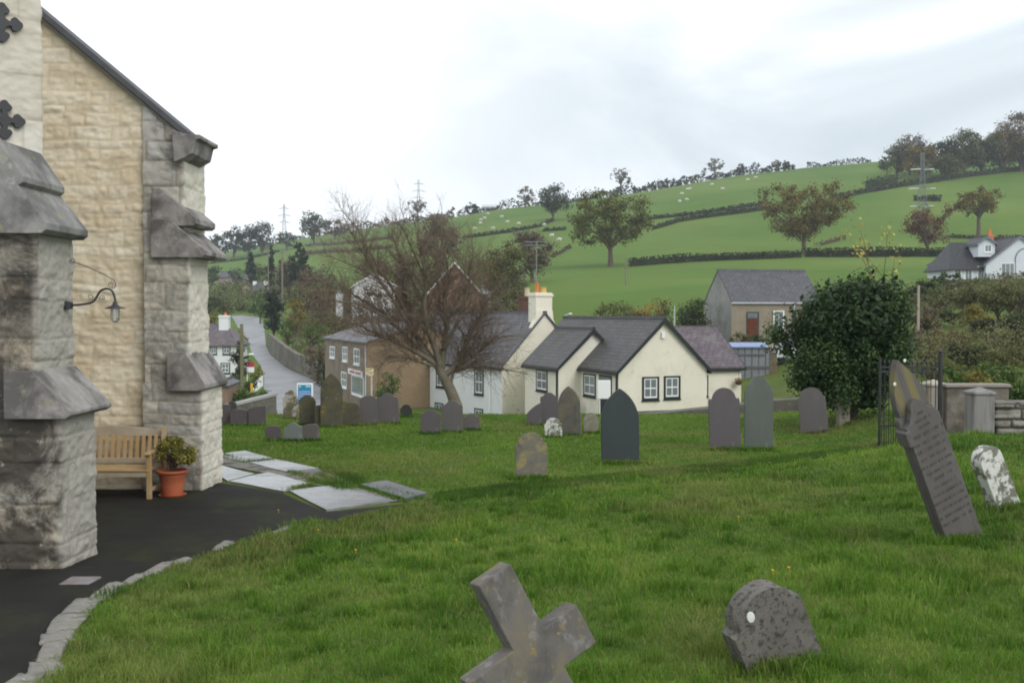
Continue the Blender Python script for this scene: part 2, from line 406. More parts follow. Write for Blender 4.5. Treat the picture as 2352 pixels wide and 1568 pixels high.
def grow(mb, P, d, L, r0, depth, rr, segs=4, spread=.55, up=.08, nchild=(2, 4), taper=.62, bend=.18, tips=None, col=.5, lens=.72, mn=.004):
    pts = [P]; rad = [r0]; dd = d.copy()
    for i in range(segs):
        dd = (dd+Vector((rr.gauss(0, bend), rr.gauss(0, bend), rr.gauss(0, bend)+up))).normalized()
        pts.append(pts[-1]+dd*(L/segs)); rad.append(r0*(1-(1-taper)*(i+1)/segs))
    mb.tube(pts, rad, 6 if r0 > .03 else 3, cap=False, col=col)
    if tips is not None: tips.append((pts[-1], dd, depth))
    if depth <= 0 or rad[-1] < mn: return
    for k in range(rr.randint(*nchild)):
        i = rr.randint(max(1, segs-2), segs) if k else segs
        ax = dd.orthogonal().normalized(); ax.rotate(Matrix.Rotation(rr.uniform(0, 6.28), 3, dd))
        nd = (dd+ax*rr.uniform(spread*.5, spread*1.3)).normalized()
        grow(mb, pts[i], nd, L*lens*rr.uniform(.75, 1.2), rad[i]*rr.uniform(.6, .8), depth-1, rr, max(2, segs-1) if depth > 2 else 3, spread, up, nchild, taper, bend, tips, col, lens, mn)
# ------------------------------------------------------------ light and sky
sc = bpy.context.scene
sc.view_settings.view_transform = 'Standard'; sc.view_settings.look = 'None'; sc.view_settings.exposure = .5; sc.view_settings.gamma = 1
sc.render.engine = 'CYCLES'; sc.cycles.filter_width = 1.9
sc.cycles.max_bounces = 6; sc.cycles.volume_bounces = 0; sc.cycles.transparent_max_bounces = 6
W = bpy.data.worlds.new('World'); sc.world = W; W.use_nodes = True
wt = W.node_tree; bg = wt.nodes['Background']
SUN_EL, SUN_AZ = R(38), R(138)      # azimuth clockwise from +y
sky = wt.nodes.new('ShaderNodeTexSky'); sky.sky_type = 'NISHITA'; sky.sun_disc = False
sky.sun_elevation = SUN_EL; sky.sun_rotation = SUN_AZ
tc = wt.nodes.new('ShaderNodeTexCoord')
mp = wt.nodes.new('ShaderNodeMapping'); mp.inputs['Scale'].default_value = (1, 1, 2.3); mp.inputs['Location'].default_value = (.35, .2, .1)
wt.links.new(tc.outputs['Generated'], mp.inputs['Vector'])
def wn(scale, det, rg, dist=0.):
    n = wt.nodes.new('ShaderNodeTexNoise'); n.inputs['Scale'].default_value = scale; n.inputs['Detail'].default_value = det
    n.inputs['Roughness'].default_value = rg; n.inputs['Distortion'].default_value = dist; wt.links.new(mp.outputs[0], n.inputs['Vector']); return n
n1 = wn(2.6, 7, .52, .5); 
rp = wt.nodes.new('ShaderNodeValToRGB'); cr = rp.color_ramp
for e, (p, c) in zip([cr.elements[0], cr.elements.new(.5), cr.elements[-1]], [(.40, (.39, .435, .465)), (.53, (.50, .54, .57)), (.67, (.70, .725, .75))]):
    e.position = p; e.color = (*c, 1)
wt.links.new(n1.outputs[0], rp.inputs[0])
# brighter cloud towards the west (left), thicker grey cloud to the right: direction of the hidden sun glow
sx = wt.nodes.new('ShaderNodeSeparateXYZ'); wt.links.new(tc.outputs['Generated'], sx.inputs[0])
mr = wt.nodes.new('ShaderNodeMapRange'); mr.inputs['From Min'].default_value = .25; mr.inputs['From Max'].default_value = -.28
mr.inputs['To Min'].default_value = 0; mr.inputs['To Max'].default_value = 1; mr.interpolation_type = 'SMOOTHSTEP'
wt.links.new(sx.outputs['X'], mr.inputs['Value'])
ms = wt.nodes.new('ShaderNodeMath'); ms.operation = 'MULTIPLY'; ms.inputs[1].default_value = .62; wt.links.new(mr.outputs[0], ms.inputs[0])
mw = wt.nodes.new('ShaderNodeMix'); mw.data_type = 'RGBA'; wt.links.new(ms.outputs[0], mw.inputs[0]); wt.links.new(rp.outputs[0], mw.inputs[6]); mw.inputs[7].default_value = (.80, .815, .84, 1)
# the cloud deck covers almost all of the blue sky
bg2 = wt.nodes.new('ShaderNodeBackground'); wt.links.new(mw.outputs[2], bg2.inputs['Color']); bg2.inputs['Strength'].default_value = 1.32
wt.links.new(sky.outputs[0], bg.inputs['Color']); bg.inputs['Strength'].default_value = .1
mxs = wt.nodes.new('ShaderNodeMixShader'); mxs.inputs[0].default_value = .96
wt.links.new(bg.outputs[0], mxs.inputs[1]); wt.links.new(bg2.outputs[0], mxs.inputs[2]); wt.links.new(mxs.outputs[0], wt.nodes['World Output'].inputs['Surface'])
sun = bpy.data.objects.new('sun', bpy.data.lights.new('sun', 'SUN')); C.objects.link(sun)
sun.data.energy = 1.25; sun.data.angle = R(35); sun.data.color = (1, .96, .9)
sd = Vector((math.sin(SUN_AZ)*math.cos(SUN_EL), math.cos(SUN_AZ)*math.cos(SUN_EL), math.sin(SUN_EL)))
sun.rotation_euler = sd.to_track_quat('Z', 'Y').to_euler(); sun.location = (20, -20, 60)
# haze
HZM = bpy.data.materials.new('haze'); HZM.use_nodes = True; ht = HZM.node_tree
for n_ in list(ht.nodes):
    if n_.type == 'BSDF_PRINCIPLED': ht.nodes.remove(n_)
pv = ht.nodes.new('ShaderNodeVolumePrincipled'); pv.inputs['Color'].default_value = (.82, .9, 1, 1); pv.inputs['Density'].default_value = .00027
ht.links.new(pv.outputs[0], [n_ for n_ in ht.nodes if n_.type == 'OUTPUT_MATERIAL'][0].inputs['Volume'])
hz = MB().box((-1450, -45, -9), (1450, 1150, 140)).build('haze', HZM); tag(hz, kind='stuff', label='pale damp autumn air hanging over the valley')
# ------------------------------------------------------------ ground
def groundmat():
    k = N('grass_ground'); v = k.co()
    fields = k.mix(k.ramp(k.noise(v, .018, 6, .6, .4), [(.35, 0), (.65, 1)]), (.070, .142, .022, 1), (.125, .190, .040, 1))
    lawn = k.mix(k.ramp(k.noise(v, 1.1, 6, .6), [(.35, 0), (.65, 1)]), (.06, .10, .018, 1), (.11, .135, .032, 1))
    sep = k.n('ShaderNodeSeparateXYZ', {0: v}).outputs[1]
    m = k.ramp(k.math('MULTIPLY', k.math('SUBTRACT', sep, 60.), 1/60.), [(0, 0), (1, 1)])
    col = k.mix(m, lawn, fields)
    col = k.mix(k.math('MULTIPLY', k.ramp(k.noise(v, .12, 10, .75), [(.42, 0), (.62, 1)]), .3), col, (.11, .12, .035, 1))
    return k.fin(col, .95, k.noise(v, 14, 6, .7), .4, .04, .1)
M_ground = groundmat()
def terrain():
    ys = [-40, -20, -8, -4, -1, 1]+list(np.arange(2, 38, .14))
    while ys[-1] < 1100: ys.append(ys[-1]*1.012+.1)
    ys = np.array(ys); ts = (np.arange(-1800, 4300, 15)-CX)/F
    T, Yg = np.meshgrid(ts, ys); Xg = T*np.maximum(Yg, 3)*np.where(Yg < 3, 3., 1.)
    Xg = np.where(Yg < 3, T*9*(1-np.clip((Yg+1)/4, 0, 1))+T*3*np.clip((Yg+1)/4, 0, 1), T*Yg)
    Zg = zg(Xg.ravel(), Yg.ravel()); V = np.column_stack([Xg.ravel(), Yg.ravel(), Zg]); nc = len(ts); nr_ = len(ys)
    I = np.arange(nr_-1)[:, None]*nc+np.arange(nc-1)[None, :]
    return npmesh('ground', V, np.stack([I, I+1, I+nc+1, I+nc], 2).reshape(-1, 4), M_ground, smooth=True, loc=(0, 0, 0))
tag(terrain(), kind='structure')
# tarmac path
def tarmacmat():
    k = N('tarmac'); v = k.co()
    col = k.mix(k.ramp(k.noise(v, 1.6, 6, .6), [(.3, 0), (.7, 1)]), (.014, .013, .012, 1), (.026, .0245, .022, 1))
    col = k.mix(k.math('MULTIPLY', k.ramp(k.noise(v, 150, 2, .5), [(.55, 0), (.75, 1)]), .5), col, (.06, .057, .052, 1))
    moss = k.math('MULTIPLY', k.ramp(k.noise(v, 1.3, 9, .75, .7), [(.5, 0), (.64, 1)]), .8)
    col = k.mix(moss, col, (.035, .042, .012, 1))
    return k.fin(col, .8, k.noise(v, 120, 4, .7), .6, .01, .12)
M_tar = tarmacmat()
offp = []
for i, p in enumerate(FAR):
    q = FAR[min(i+1, len(FAR)-1)]; q0 = FAR[max(i-1, 0)]; d = Vector((q[0]-q0[0], q[1]-q0[1])).normalized(); wd_ = .6 if i < 2 else .34; offp.append((p[0]-d.y*wd_, p[1]+d.x*wd_))
SLABPX = {
 'wet_big': [(1593,360),(1835,333),(2165,412),(1800,466)], 'mid': [(1265,306),(1480,262),(1704,321),(1565,366)],
 'low_left': [(1150,232),(1208,214),(1400,270),(1255,304)], 'back_left': [(1180,158),(1352,137),(1503,182),(1352,203)],
 'back_mid': [(1375,205),(1512,188),(1765,242),(1572,257)], 'dark_right': [(1985,331),(2130,312),(2352,380),(2235,412)]}
def z3(p): return plane_hit(p[0]*.41667, 980+p[1]*.41667)
SLABS = {k: [z3(p) for p in v] for k, v in SLABPX.items()}
hb = [z3(p) for p in [(1200,150),(1350,128),(1520,175),(1790,235),(1990,300),(2140,300),(2380,372)]]
TAR = [(KERB[0][0]-.02, 2.0)]+[(p[0]+.02, p[1]) for p in KERB]+[(p[0]+.05, p[1]-.02) for p in FAR]+offp[::-1][:-3]+[z3((2380,400)), z3((2250,425)), z3((1800,472)), z3((1560,372)), z3((1210,308)), (-4.4, 16.6), (-7.4, 16.4), (-8, 9), (-7, 2)]
tar = sheet('path', TAR, .25, .012, M_tar); tag(tar, kind='structure')
GRAV = [z3(p) for p in [(1150,160),(1350,140),(1500,180),(1760,238),(2000,320),(2240,405),(2160,418),(1830,345),(1700,325),(1480,265),(1210,210)]]
M_grav = mat('gravel', (.16, .15, .14), (.3, .28, .26), 40, .9, .8, 60, .02, layers=[((.05, .06, .02), 3, .5, .62, .8)])
tag(sheet('gravel_strip', GRAV, .25, .016, M_grav), kind='structure')
M_slabwet = mat('wet_slate_slab', (.20, .21, .22), (.29, .295, .305), 1.6, .22, .15, 20, .005, layers=[((.11, .115, .12), 1.1, .46, .62, .6), ((.12, .12, .07), 6, .58, .68, .5)], spec=.6)
M_slabdark = mat('dark_slate_slab', (.10, .105, .12), (.17, .17, .19), 2.2, .3, .15, 14, .006, spec=.5)
lab = {'wet_big': ('largest paving slab, wet and blue grey, nearest the lawn corner', M_slabwet), 'mid': ('pale wet paving slab beside the tarmac, next to the largest slab', M_slabwet),
 'low_left': ('pale paving slab nearest the church corner buttress', M_slabwet), 'back_left': ('pale rear paving slab touching the far lawn behind the buttress', M_slabwet),
 'back_mid': ('pale rear paving slab beyond the gravel strip', M_slabwet), 'dark_right': ('dark grey paving slab set in the grass at the path corner', M_slabdark)}
for k_, (l_, m_) in lab.items():
    o = sheet('paving_slab', SLABS[k_], .5, .05 if k_ == 'dark_right' else .028, m_, .06); tag(o, l_, 'paving slab', 'stone slabs paving the church path')
LOWER = hb+[(p[0], p[1]+.05) for p in offp[3:]]+[(14, 19.5), (30, 22), (30, 33.8), (-20, 33.8), (-20, 17.5)]
# kerb stones
M_kerb = mat('kerb_stone', (.17, .16, .14), (.28, .265, .24), 6, .85, .6, 18, .03, layers=[((.09, .1, .045), 5, .52, .64, .8), ((.55, .55, .53), 9, .66, .7, .7)])
def rock(name, cen, dims, ang, m, seed, rough=.12, parent=None, n=7):
    r = np.random.default_rng(seed); bm = bmesh.new(); bmesh.ops.create_cube(bm, size=2); bmesh.ops.subdivide_edges(bm, edges=bm.edges[:], cuts=n, use_grid_fill=True)
    V = np.array([v.co[:] for v in bm.verts]); Fs = [tuple(v.index for v in f.verts) for f in bm.faces]; bm.free()
    l = np.linalg.norm(V, axis=1, keepdims=True); V = V*(.78+.22*1.25/l)
    s = seed*3.1
    V = V*(1+rough*np.stack([fbm(V[:, 0]*1.3+s, V[:, 1]*1.3+V[:, 2]*2, seed+k) for k in range(3)], 1)*1.8)
    V *= np.array(dims)/2; c, q = math.cos(ang), math.sin(ang); V = np.column_stack([V[:, 0]*c-V[:, 1]*q, V[:, 0]*q+V[:, 1]*c, V[:, 2]])+np.array(cen)
    return npmesh(name, V, Fs, m, parent, np.full(len(V), r.random()), True)
kp = KERB[1:]; s_acc = 0; seg = 0; i = 0; r_ = random.Random(3)
Lk = [0]
for a, b in zip(kp[:-1], kp[1:]): Lk.append(Lk[-1]+math.hypot(b[0]-a[0], b[1]-a[1]))
def along(s):
    for j in range(len(Lk)-1):
        if s <= Lk[j+1] or j == len(Lk)-2: t = (s-Lk[j])/(Lk[j+1]-Lk[j]); a, b = kp[j], kp[j+1]; return a[0]+(b[0]-a[0])*t, a[1]+(b[1]-a[1])*t, math.atan2(b[1]-a[1], b[0]-a[0])
s = 0.
while s < Lk[-1]-.2:
    l = r_.uniform(.22, .62); x, y, a = along(s+l/2); w = r_.uniform(.14, .22) if y < 8.5 else r_.uniform(.08, .13)
    if not (9.9 < y < 10.3 or 11.3 < y < 11.7):
        o = rock('kerb_stone', (x-.01+r_.uniform(-.03, .03), y, g1(x-.3, y)+r_.uniform(-.005, .018)), (l*1.02, w, .065), a+r_.uniform(-.14, .14), M_kerb, int(s*10)+1, .22)
        tag(o, 'flat pale kerb stone edging the near lawn beside the dark tarmac', 'kerb stone', 'kerb stones along the lawn edge')
    s += l+.02
dr = hit(180, 1338)
k_ = MB(); k_.box((dr.x-.12, dr.y-.15, dr.z+.0), (dr.x+.14, dr.y+.15, dr.z+.02)); o = k_.build('drain_cover', mat('rusty_metal', (.16, .12, .11), (.24, .235, .24), 14, .6, .4, 60, .01), None, False, .004)
tag(o, 'small square metal drain cover lying in the dark tarmac', 'drain cover')
# ------------------------------------------------------------ grass blades
def grassmat():
    k = N('grass_blades'); sep = k.n('ShaderNodeSeparateColor', {0: k.n('ShaderNodeAttribute', attribute_name='Col').outputs['Color']})
    col = k.ramp(sep.outputs[0], [(0., (.034, .075, .009)), (.35, (.080, .178, .015)), (.7, (.150, .275, .030)), (1, (.27, .33, .07))])
    col = k.mix(sep.outputs[1], col, (.30, .27, .10, 1))
    k.set(k.b.inputs['Base Color'], col); k.b.inputs['Roughness'].default_value = .55; k.b.inputs['Specular IOR Level'].default_value = .25
    tr = k.n('ShaderNodeBsdfTranslucent', {'Color': k.mix(.5, col, (.12, .22, .02, 1))})
    mx = k.n('ShaderNodeMixShader', {0: .35, 1: k.b.outputs[0], 2: tr.outputs[0]}); k.t.links.new(mx.outputs[0], k.out.inputs['Surface']); return k.m
M_grass = grassmat()
def blades(x, y, hgt, wid, r, name, label, lo=0., hi=1.):
    n = len(x); z = zg(x, y)-.005; th = r.uniform(0, 2*math.pi, n); lean = r.uniform(.1, .9, n); la = r.uniform(0, 2*math.pi, n)
    bx, by = np.cos(th)*wid/2, np.sin(th)*wid/2; dx, dy = np.cos(la)*lean*hgt, np.sin(la)*lean*hgt
    b0 = np.column_stack([x-bx, y-by, z]); b1 = np.column_stack([x+bx, y+by, z])
    m0 = np.column_stack([x-bx*.8+dx*.35, y-by*.8+dy*.35, z+hgt*.62]); m1 = np.column_stack([x+bx*.8+dx*.35, y+by*.8+dy*.35, z+hgt*.62])
    t = np.column_stack([x+dx, y+dy, z+hgt*(1.05-.35*lean)])
    V = np.stack([b0, b1, m1, m0, t], 1).reshape(-1, 3); I = np.arange(n)[:, None]*5
    F1 = np.concatenate([I+np.array([0, 1, 2]), I+np.array([0, 2, 3]), I+np.array([3, 2, 4])], 0)
    patch = fbm(x*.55+4, y*.4, 31, 4); dry = sst(.0, .36, fbm(x*.8+11, y*.5+3, 57, 5)); fine = fbm(x*4, y*3, 77, 2)
    c = np.clip(.47+.62*patch+.45*fine+r.normal(size=n)*.17, 0, 1)*(hi-lo)+lo; d = np.clip(dry*.8*r.random(n)+(r.random(n) > .965)*.7, 0, 1)
    col = np.column_stack([np.repeat(c, 5), np.repeat(d, 5), np.zeros(5*n)])
    o = npmesh(name, V, F1, M_grass, None, col, False, (0, 0, 0)); tag(o, label, 'grass', kind='stuff'); return o
def samp(n, Y0, Y1, p, r):
    q = r.random(n); e = 2-p if abs(2-p) > .01 else .01
    Y = (Y0**e+q*(Y1**e-Y0**e))**(1/e); px = r.uniform(-150, 2560, n); return (px-CX)/F*Y, Y
r = np.random.default_rng(11)
x, y = samp(300000, 3.2, 21., 1.7, r); s_ = sdist(LAWN, x, y); k_ = s_ > -.03-.1*np.maximum(0, fbm(x*2.2, y*2.2, 61, 3)+.15); x, y, s_ = x[k_], y[k_], s_[k_]
tuf = sst(.08, .42, fbm(x*1.6, y*1.2, 41, 4))
h_ = (.028+.03*r.random(len(x)))*(1+1.7*tuf)*(1+.25*np.maximum(0, y-8)/8)
blades(x, y, h_, .0042*np.maximum(1, y/5.5), r, 'lawn_grass', 'bright green rough cut grass covering the near lawn')
x, y = samp(230000, 12., 33.9, 1.3, r); k_ = (sdist(LOWER, x, y) > -.05) & (sdist(LAWN, x, y) < 0); 
for P_ in SLABS.values(): k_ &= sdist(P_, x, y) < -.02
k_ &= sdist(GRAV, x, y) < -.02
x, y = x[k_], y[k_]
blades(x, y, (.035+.03*r.random(len(x))), .0042*np.maximum(1, y/5.5), r, 'lawn_grass', 'smooth green grass covering the lower lawn among the headstones', .25, .85)
# long coarse tufts scattered through the near lawn
q = r.random((520, 2)); cx_, cy_ = samp(520, 3.6, 13., 1.2, r); tx0, ty0 = np.repeat(cx_, 70), np.repeat(cy_, 70); tx0 = tx0+r.normal(size=len(tx0))*.05*np.repeat(.5+q[:, 0], 70); ty0 = ty0+r.normal(size=len(ty0))*.04
k_ = sdist(LAWN, tx0, ty0) > .1; tx0, ty0 = tx0[k_], ty0[k_]
blades(tx0, ty0, .06+.075*r.random(len(tx0)), .0045*np.maximum(1, ty0/6), r, 'coarse_tufts', 'long coarse tufts of grass scattered through the near lawn', 0, .8)
# weeds and moss along the joints of the slabs and shade-darkened grass on the sunken path
wx, wy = [], []
for (a, b, n_) in [((1590,255),(1900,345),900), ((1600,352),(1720,330),500), ((1700,300),(1900,350),1000), ((2000,335),(2235,412),1500), ((1210,150),(1350,200),300), ((1820,250),(2000,300),1200), ((1350,200),(1500,190),300),((2000,320),(2320,400),1500),((1780,235),(2000,330),2600),((1760,275),(1960,345),900)]:
    A_, B_ = z3(a), z3(b); t = r.random(n_); wx += list(A_[0]+(B_[0]-A_[0])*t+r.normal(size=n_)*.05); wy += list(A_[1]+(B_[1]-A_[1])*t+r.normal(size=n_)*.09)
bx_, by_ = [], []
for i in range(len(FAR)-1):
    n_ = 9000 if i > 1 else 900; t = r.random(n_); bx_ += list(FAR[i][0]+(FAR[i+1][0]-FAR[i][0])*t+r.uniform(-.1, .1, n_)); by_ += list(FAR[i][1]+(FAR[i+1][1]-FAR[i][1])*t+r.uniform(.05, .95, n_)*(1 if i > 1 else .1))
wx, wy = np.array(wx), np.array(wy); bx_, by_ = np.array(bx_), np.array(by_)
blades(bx_, by_, .04+.06*r.random(len(bx_)), .012*np.ones(len(bx_)), r, 'shaded_bank_weeds', 'rough brownish grass darkened as bank shade along the sunken line between the two lawns', 0., .42)  # blades darkened to carry the bank's shade as well as brown growth
blades(wx, wy, .03+.06*r.random(len(wx)), .011*np.ones(len(wx)), r, 'path_weeds', 'mossy weeds growing in the joints of the old path', 0., .5)
# fallen leaves and dandelions
M_yel = mat('yellow_petal', (.75, .5, .02), (.8, .42, .03), 8, .7, 0, 5)
for (px, py) in [(732,1227),(1049,1251),(818,1275),(1697,1198),(1813,1318),(1768,1068),(1776,1325),(640,1180)]:
    p = hit(px, py); v = MB()
    for j in range(9):
        a = j*.7; v.add([(p.x, p.y, p.z+.05), (p.x+.014*math.cos(a), p.y+.014*math.sin(a), p.z+.06), (p.x+.014*math.cos(a+.5), p.y+.014*math.sin(a+.5), p.z+.057)], [(0, 1, 2)])
    v.tube([(p.x, p.y, p.z), (p.x, p.y, p.z+.05)], .002, 4)
    tag(v.build('dandelion', M_yel), 'tiny yellow dandelion head dotted in the lawn grass', 'flower', 'yellow dandelions in the lawn')
# ------------------------------------------------------------ church
M_tan = masonmat('limewashed_rubble', [(.66,.56,.39),(.72,.62,.45),(.78,.70,.54),(.69,.57,.39),(.80,.74,.61)], (.62,.53,.38), stain=(.52,.40,.25), stain_st=.55, stain_scale=.8, bs=.3)
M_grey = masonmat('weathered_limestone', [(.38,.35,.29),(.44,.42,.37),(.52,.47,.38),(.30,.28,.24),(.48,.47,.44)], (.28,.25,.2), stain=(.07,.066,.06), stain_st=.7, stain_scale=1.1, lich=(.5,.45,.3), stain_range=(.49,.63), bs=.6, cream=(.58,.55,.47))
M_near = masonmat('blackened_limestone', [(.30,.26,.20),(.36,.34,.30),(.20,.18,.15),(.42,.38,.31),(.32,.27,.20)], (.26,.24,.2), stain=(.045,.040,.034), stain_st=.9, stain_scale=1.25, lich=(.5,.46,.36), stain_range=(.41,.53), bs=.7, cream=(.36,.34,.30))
M_lit_end = masonmat('lit_end_quoins', [(.62,.59,.51),(.68,.65,.57),(.58,.55,.47)], (.5,.46,.38), stain=(.3,.27,.22), stain_st=.4, stain_scale=1.6, bs=.4)  # pale copy of the stone for the brighter-lit buttress ends
M_shaft = masonmat('pale_ashlar', [(.50,.46,.39),(.56,.52,.45),(.60,.57,.5)], (.4,.36,.3), stain=(.44,.38,.28), stain_st=.4, stain_scale=1.2, bs=.3)
M_cap = mat('dressed_cap_stone', (.19,.175,.165), (.34,.32,.305), 3.2, .85, .35, 40, .01, layers=[((.40,.38,.35), 9, .55, .66, .6), ((.085,.08,.075), 2.4, .46, .6, .85), ((.30,.28,.16), 7, .6, .68, .55)])
M_iron = mat('black_iron', (.018,.019,.022), (.03,.03,.034), 10, .5, .3, 40, .005, spec=.5)
M_slate = slatemat('church_slate', (.09,.09,.1), (.12,.12,.13))
ch = thing('church', 'tall rubble stone church gable with stepped buttresses and iron cross ties', 'church', (-6, 16, -2.8))
YW, YB, YN = 15.95, 15.78, 9.6
r0, r1 = at(100, 42, YW), at(432, 318, YW)
sl = (r1.z-r0.z)/(r1.x-r0.x)
roofz = lambda x: r0.z+(x-r0.x)*sl
masonry([(-9.2, YW), (-5.3, YW)], -3.0, 5.6, M_tan, 'gable_wall', ch, res=.024, hr=(.07, .26), wr=(.16, .75), relief=.008, rough=.02, gap=.018, seed=3, wavy=.06, ztop=lambda x: roofz(x))
xt = X(418, YB)
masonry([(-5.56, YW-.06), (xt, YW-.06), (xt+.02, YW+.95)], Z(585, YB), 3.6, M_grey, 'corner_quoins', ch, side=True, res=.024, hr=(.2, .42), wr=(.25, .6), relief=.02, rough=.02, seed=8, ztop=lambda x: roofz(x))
def buttress(parent, xl, xr, y0, y1, z0, z1, m_front, m_end, seed, res=.022):
    b = MB().box((xl, y0+.03, z0), (xr-.03, y1-.02, z1)).build('buttress_core', m_front, parent)
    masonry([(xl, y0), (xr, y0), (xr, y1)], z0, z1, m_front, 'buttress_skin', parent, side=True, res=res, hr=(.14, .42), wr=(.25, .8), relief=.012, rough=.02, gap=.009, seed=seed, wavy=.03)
def cap(parent, xl, xi, xo, zt, zl, zb, y0, y1, name='weathering_cap', m=None):
    """sloping capstone: flat back part, slope down to the outer lip"""
    MB().prism([(xl, zb), (xo-.05, zb), (xo, zb+.035), (xo, zl), (xi, zt), (xl, zt)], (0, 0, 0), (1, 0, 0), (0, 0, 1), (0, 1, 0), y0, y1).build(name, m or M_cap, parent, False, .006)
# corner buttress, three stages
xs2, xs3 = X(434, YB), X(464, YB)
buttress(ch, -5.52, xs2, YB, YB+1.0, Z(893, YB), Z(560, YB), M_grey, M_lit_end, 21)
buttress(ch, -5.54, xs3, YB-.05, YB+1.02, -3.0, Z(880, YB), M_grey, M_lit_end, 31)
cap(ch, X(355, YB), X(372, YB), X(453, YB-.05), Z(434, YB), Z(503, YB), Z(520, YB), YB-.06, YB+.95)
cap(ch, X(353, YB), X(395, YB), X(474, YB-.1), Z(505, YB), Z(578, YB), Z(592, YB), YB-.1, YB+1.08)
cap(ch, X(390, YB), X(432, YB), X(470, YB-.16), Z(808, YB), Z(882, YB), Z(896, YB), YB-.16, YB+1.1)
# kneeler and coping
MB().prism([(X(405, YB), Z(375, YB)), (X(432, YB), Z(364, YB)), (X(448, YB), Z(355, YB)), (X(455, YB), Z(325, YB)), (X(466, YB), Z(322, YB)), (X(466, YB), Z(313, YB)), (X(425, YB), Z(310, YB)), (X(400, YB), Z(300, YB))], (0, 0, 0), (1, 0, 0), (0, 0, 1), (0, 1, 0), YB-.06, YB+.9).build('kneeler', M_cap, ch, False, .012)
def rake(x, dz): return (x, roofz(x)+dz)
MB().prism([rake(-9.6, .0), rake(r1.x, .0), rake(r1.x+.03, .115), rake(-9.6, .115)], (0, 0, 0), (1, 0, 0), (0, 0, 1), (0, 1, 0), YW-.14, YW+.5).build('gable_coping', mat('coping_slate', (.07,.072,.078), (.11,.11,.115), 5, .7, .3, 30, .01), ch, False, .01)
MB().prism([rake(-9.6, -.05), rake(r1.x-.03, -.05), rake(r1.x-.03, -.003), rake(-9.6, -.003)], (0, 0, 0), (1, 0, 0), (0, 0, 1), (0, 1, 0), YW-.09, YW+.45).build('coping_bed', mat('coping_mortar', (.28,.28,.28), (.36,.35,.33), 8, .9, .3, 30), ch)
# body and roof running away behind the gable (the side wall falls back to the left)
bx = -5.1; zb_ = roofz(bx)-.35; xr_, yr_ = -11.5, 9.
zr_ = roofz(-11.5)-.35
d_ = Vector((-.42, 1, 0)); L_ = 13
def body(m, pts, nm):
    a = [(x, YW+.1, z) for x, z in pts]; b = [(x+d_.x*L_, YW+.1+L_, z) for x, z in pts]; n = len(pts)
    MB().add(a+b, [tuple(range(n)), tuple(range(n, 2*n))[::-1]]+[(i, n+i, n+(i+1) % n, (i+1) % n) for i in range(n)]).build(nm, m, ch)
body(mat('church_side_stone', (.36,.33,.27), (.46,.43,.37), 2, .9, .5, 9, .04), [(-11.5, -3), (-5.2, -3), (-5.2, zb_-.1), (-11.5, zr_-.1)], 'side_wall')
body(M_slate, [(-11.5, zr_-.06), (-5.05, zb_-.03), (-5.05, zb_+.07), (-11.5, zr_+.05)], 'roof')
# near buttress of the porch
xn1, xn2 = X(135, YN), X(80, YN)
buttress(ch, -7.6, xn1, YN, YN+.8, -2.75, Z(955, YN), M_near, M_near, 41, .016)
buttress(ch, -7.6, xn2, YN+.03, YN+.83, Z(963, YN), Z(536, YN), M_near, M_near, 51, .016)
cap(ch, X(18, YN), X(82, YN), X(160, YN-.1), Z(851, YN), Z(947, YN-.1), Z(963, YN-.1), YN-.1, YN+.88)
M_cap2 = mat('mossy_cap_stone', (.17,.165,.16), (.30,.29,.275), 3.6, .85, .35, 40, .01, layers=[((.42,.40,.36), 10, .56, .66, .6), ((.085,.083,.08), 1.6, .45, .6, .8), ((.26,.23,.10), 5, .58, .68, .6)])
cap(ch, -7.6, X(48, YN), X(109, YN-.08), Z(424, YN), Z(512, YN-.08), Z(536, YN-.08), YN-.08, YN+.86, m=M_cap2)
cap(ch, -7.6, X(4, YN), X(57, YN-.05), Z(322, YN), Z(406, YN-.05), Z(428, YN-.05), YN-.05, YN+.84, m=M_cap2)
pb = at(97, 300, 10.45); pa = (pb.x-.75*1.9, pb.y-.66*1.9)
MB().prism([(pa[0], pa[1]+.03), (pb.x-.02, pb.y+.02), (pb.x-.9, pb.y+.9), (pa[0]-2, pa[1]+2)], (0, 0, 0), (1, 0, 0), (0, 1, 0), (0, 0, 1), Z(470, 10), 4.6).build('tower_core', M_shaft, ch)
masonry([pa, (pb.x, pb.y), (pb.x-.4, pb.y+.7)], Z(470, 10), 4.6, M_shaft, 'tower_face', ch, res=.016, hr=(.42, .62), wr=(.6, 1.1), relief=.006, rough=.014, gap=.01, seed=66, wavy=.01)
MB().box((-8.4, YN+.4, -3), (-7.3, YW, 5)).build('porch_wall', M_near, ch)
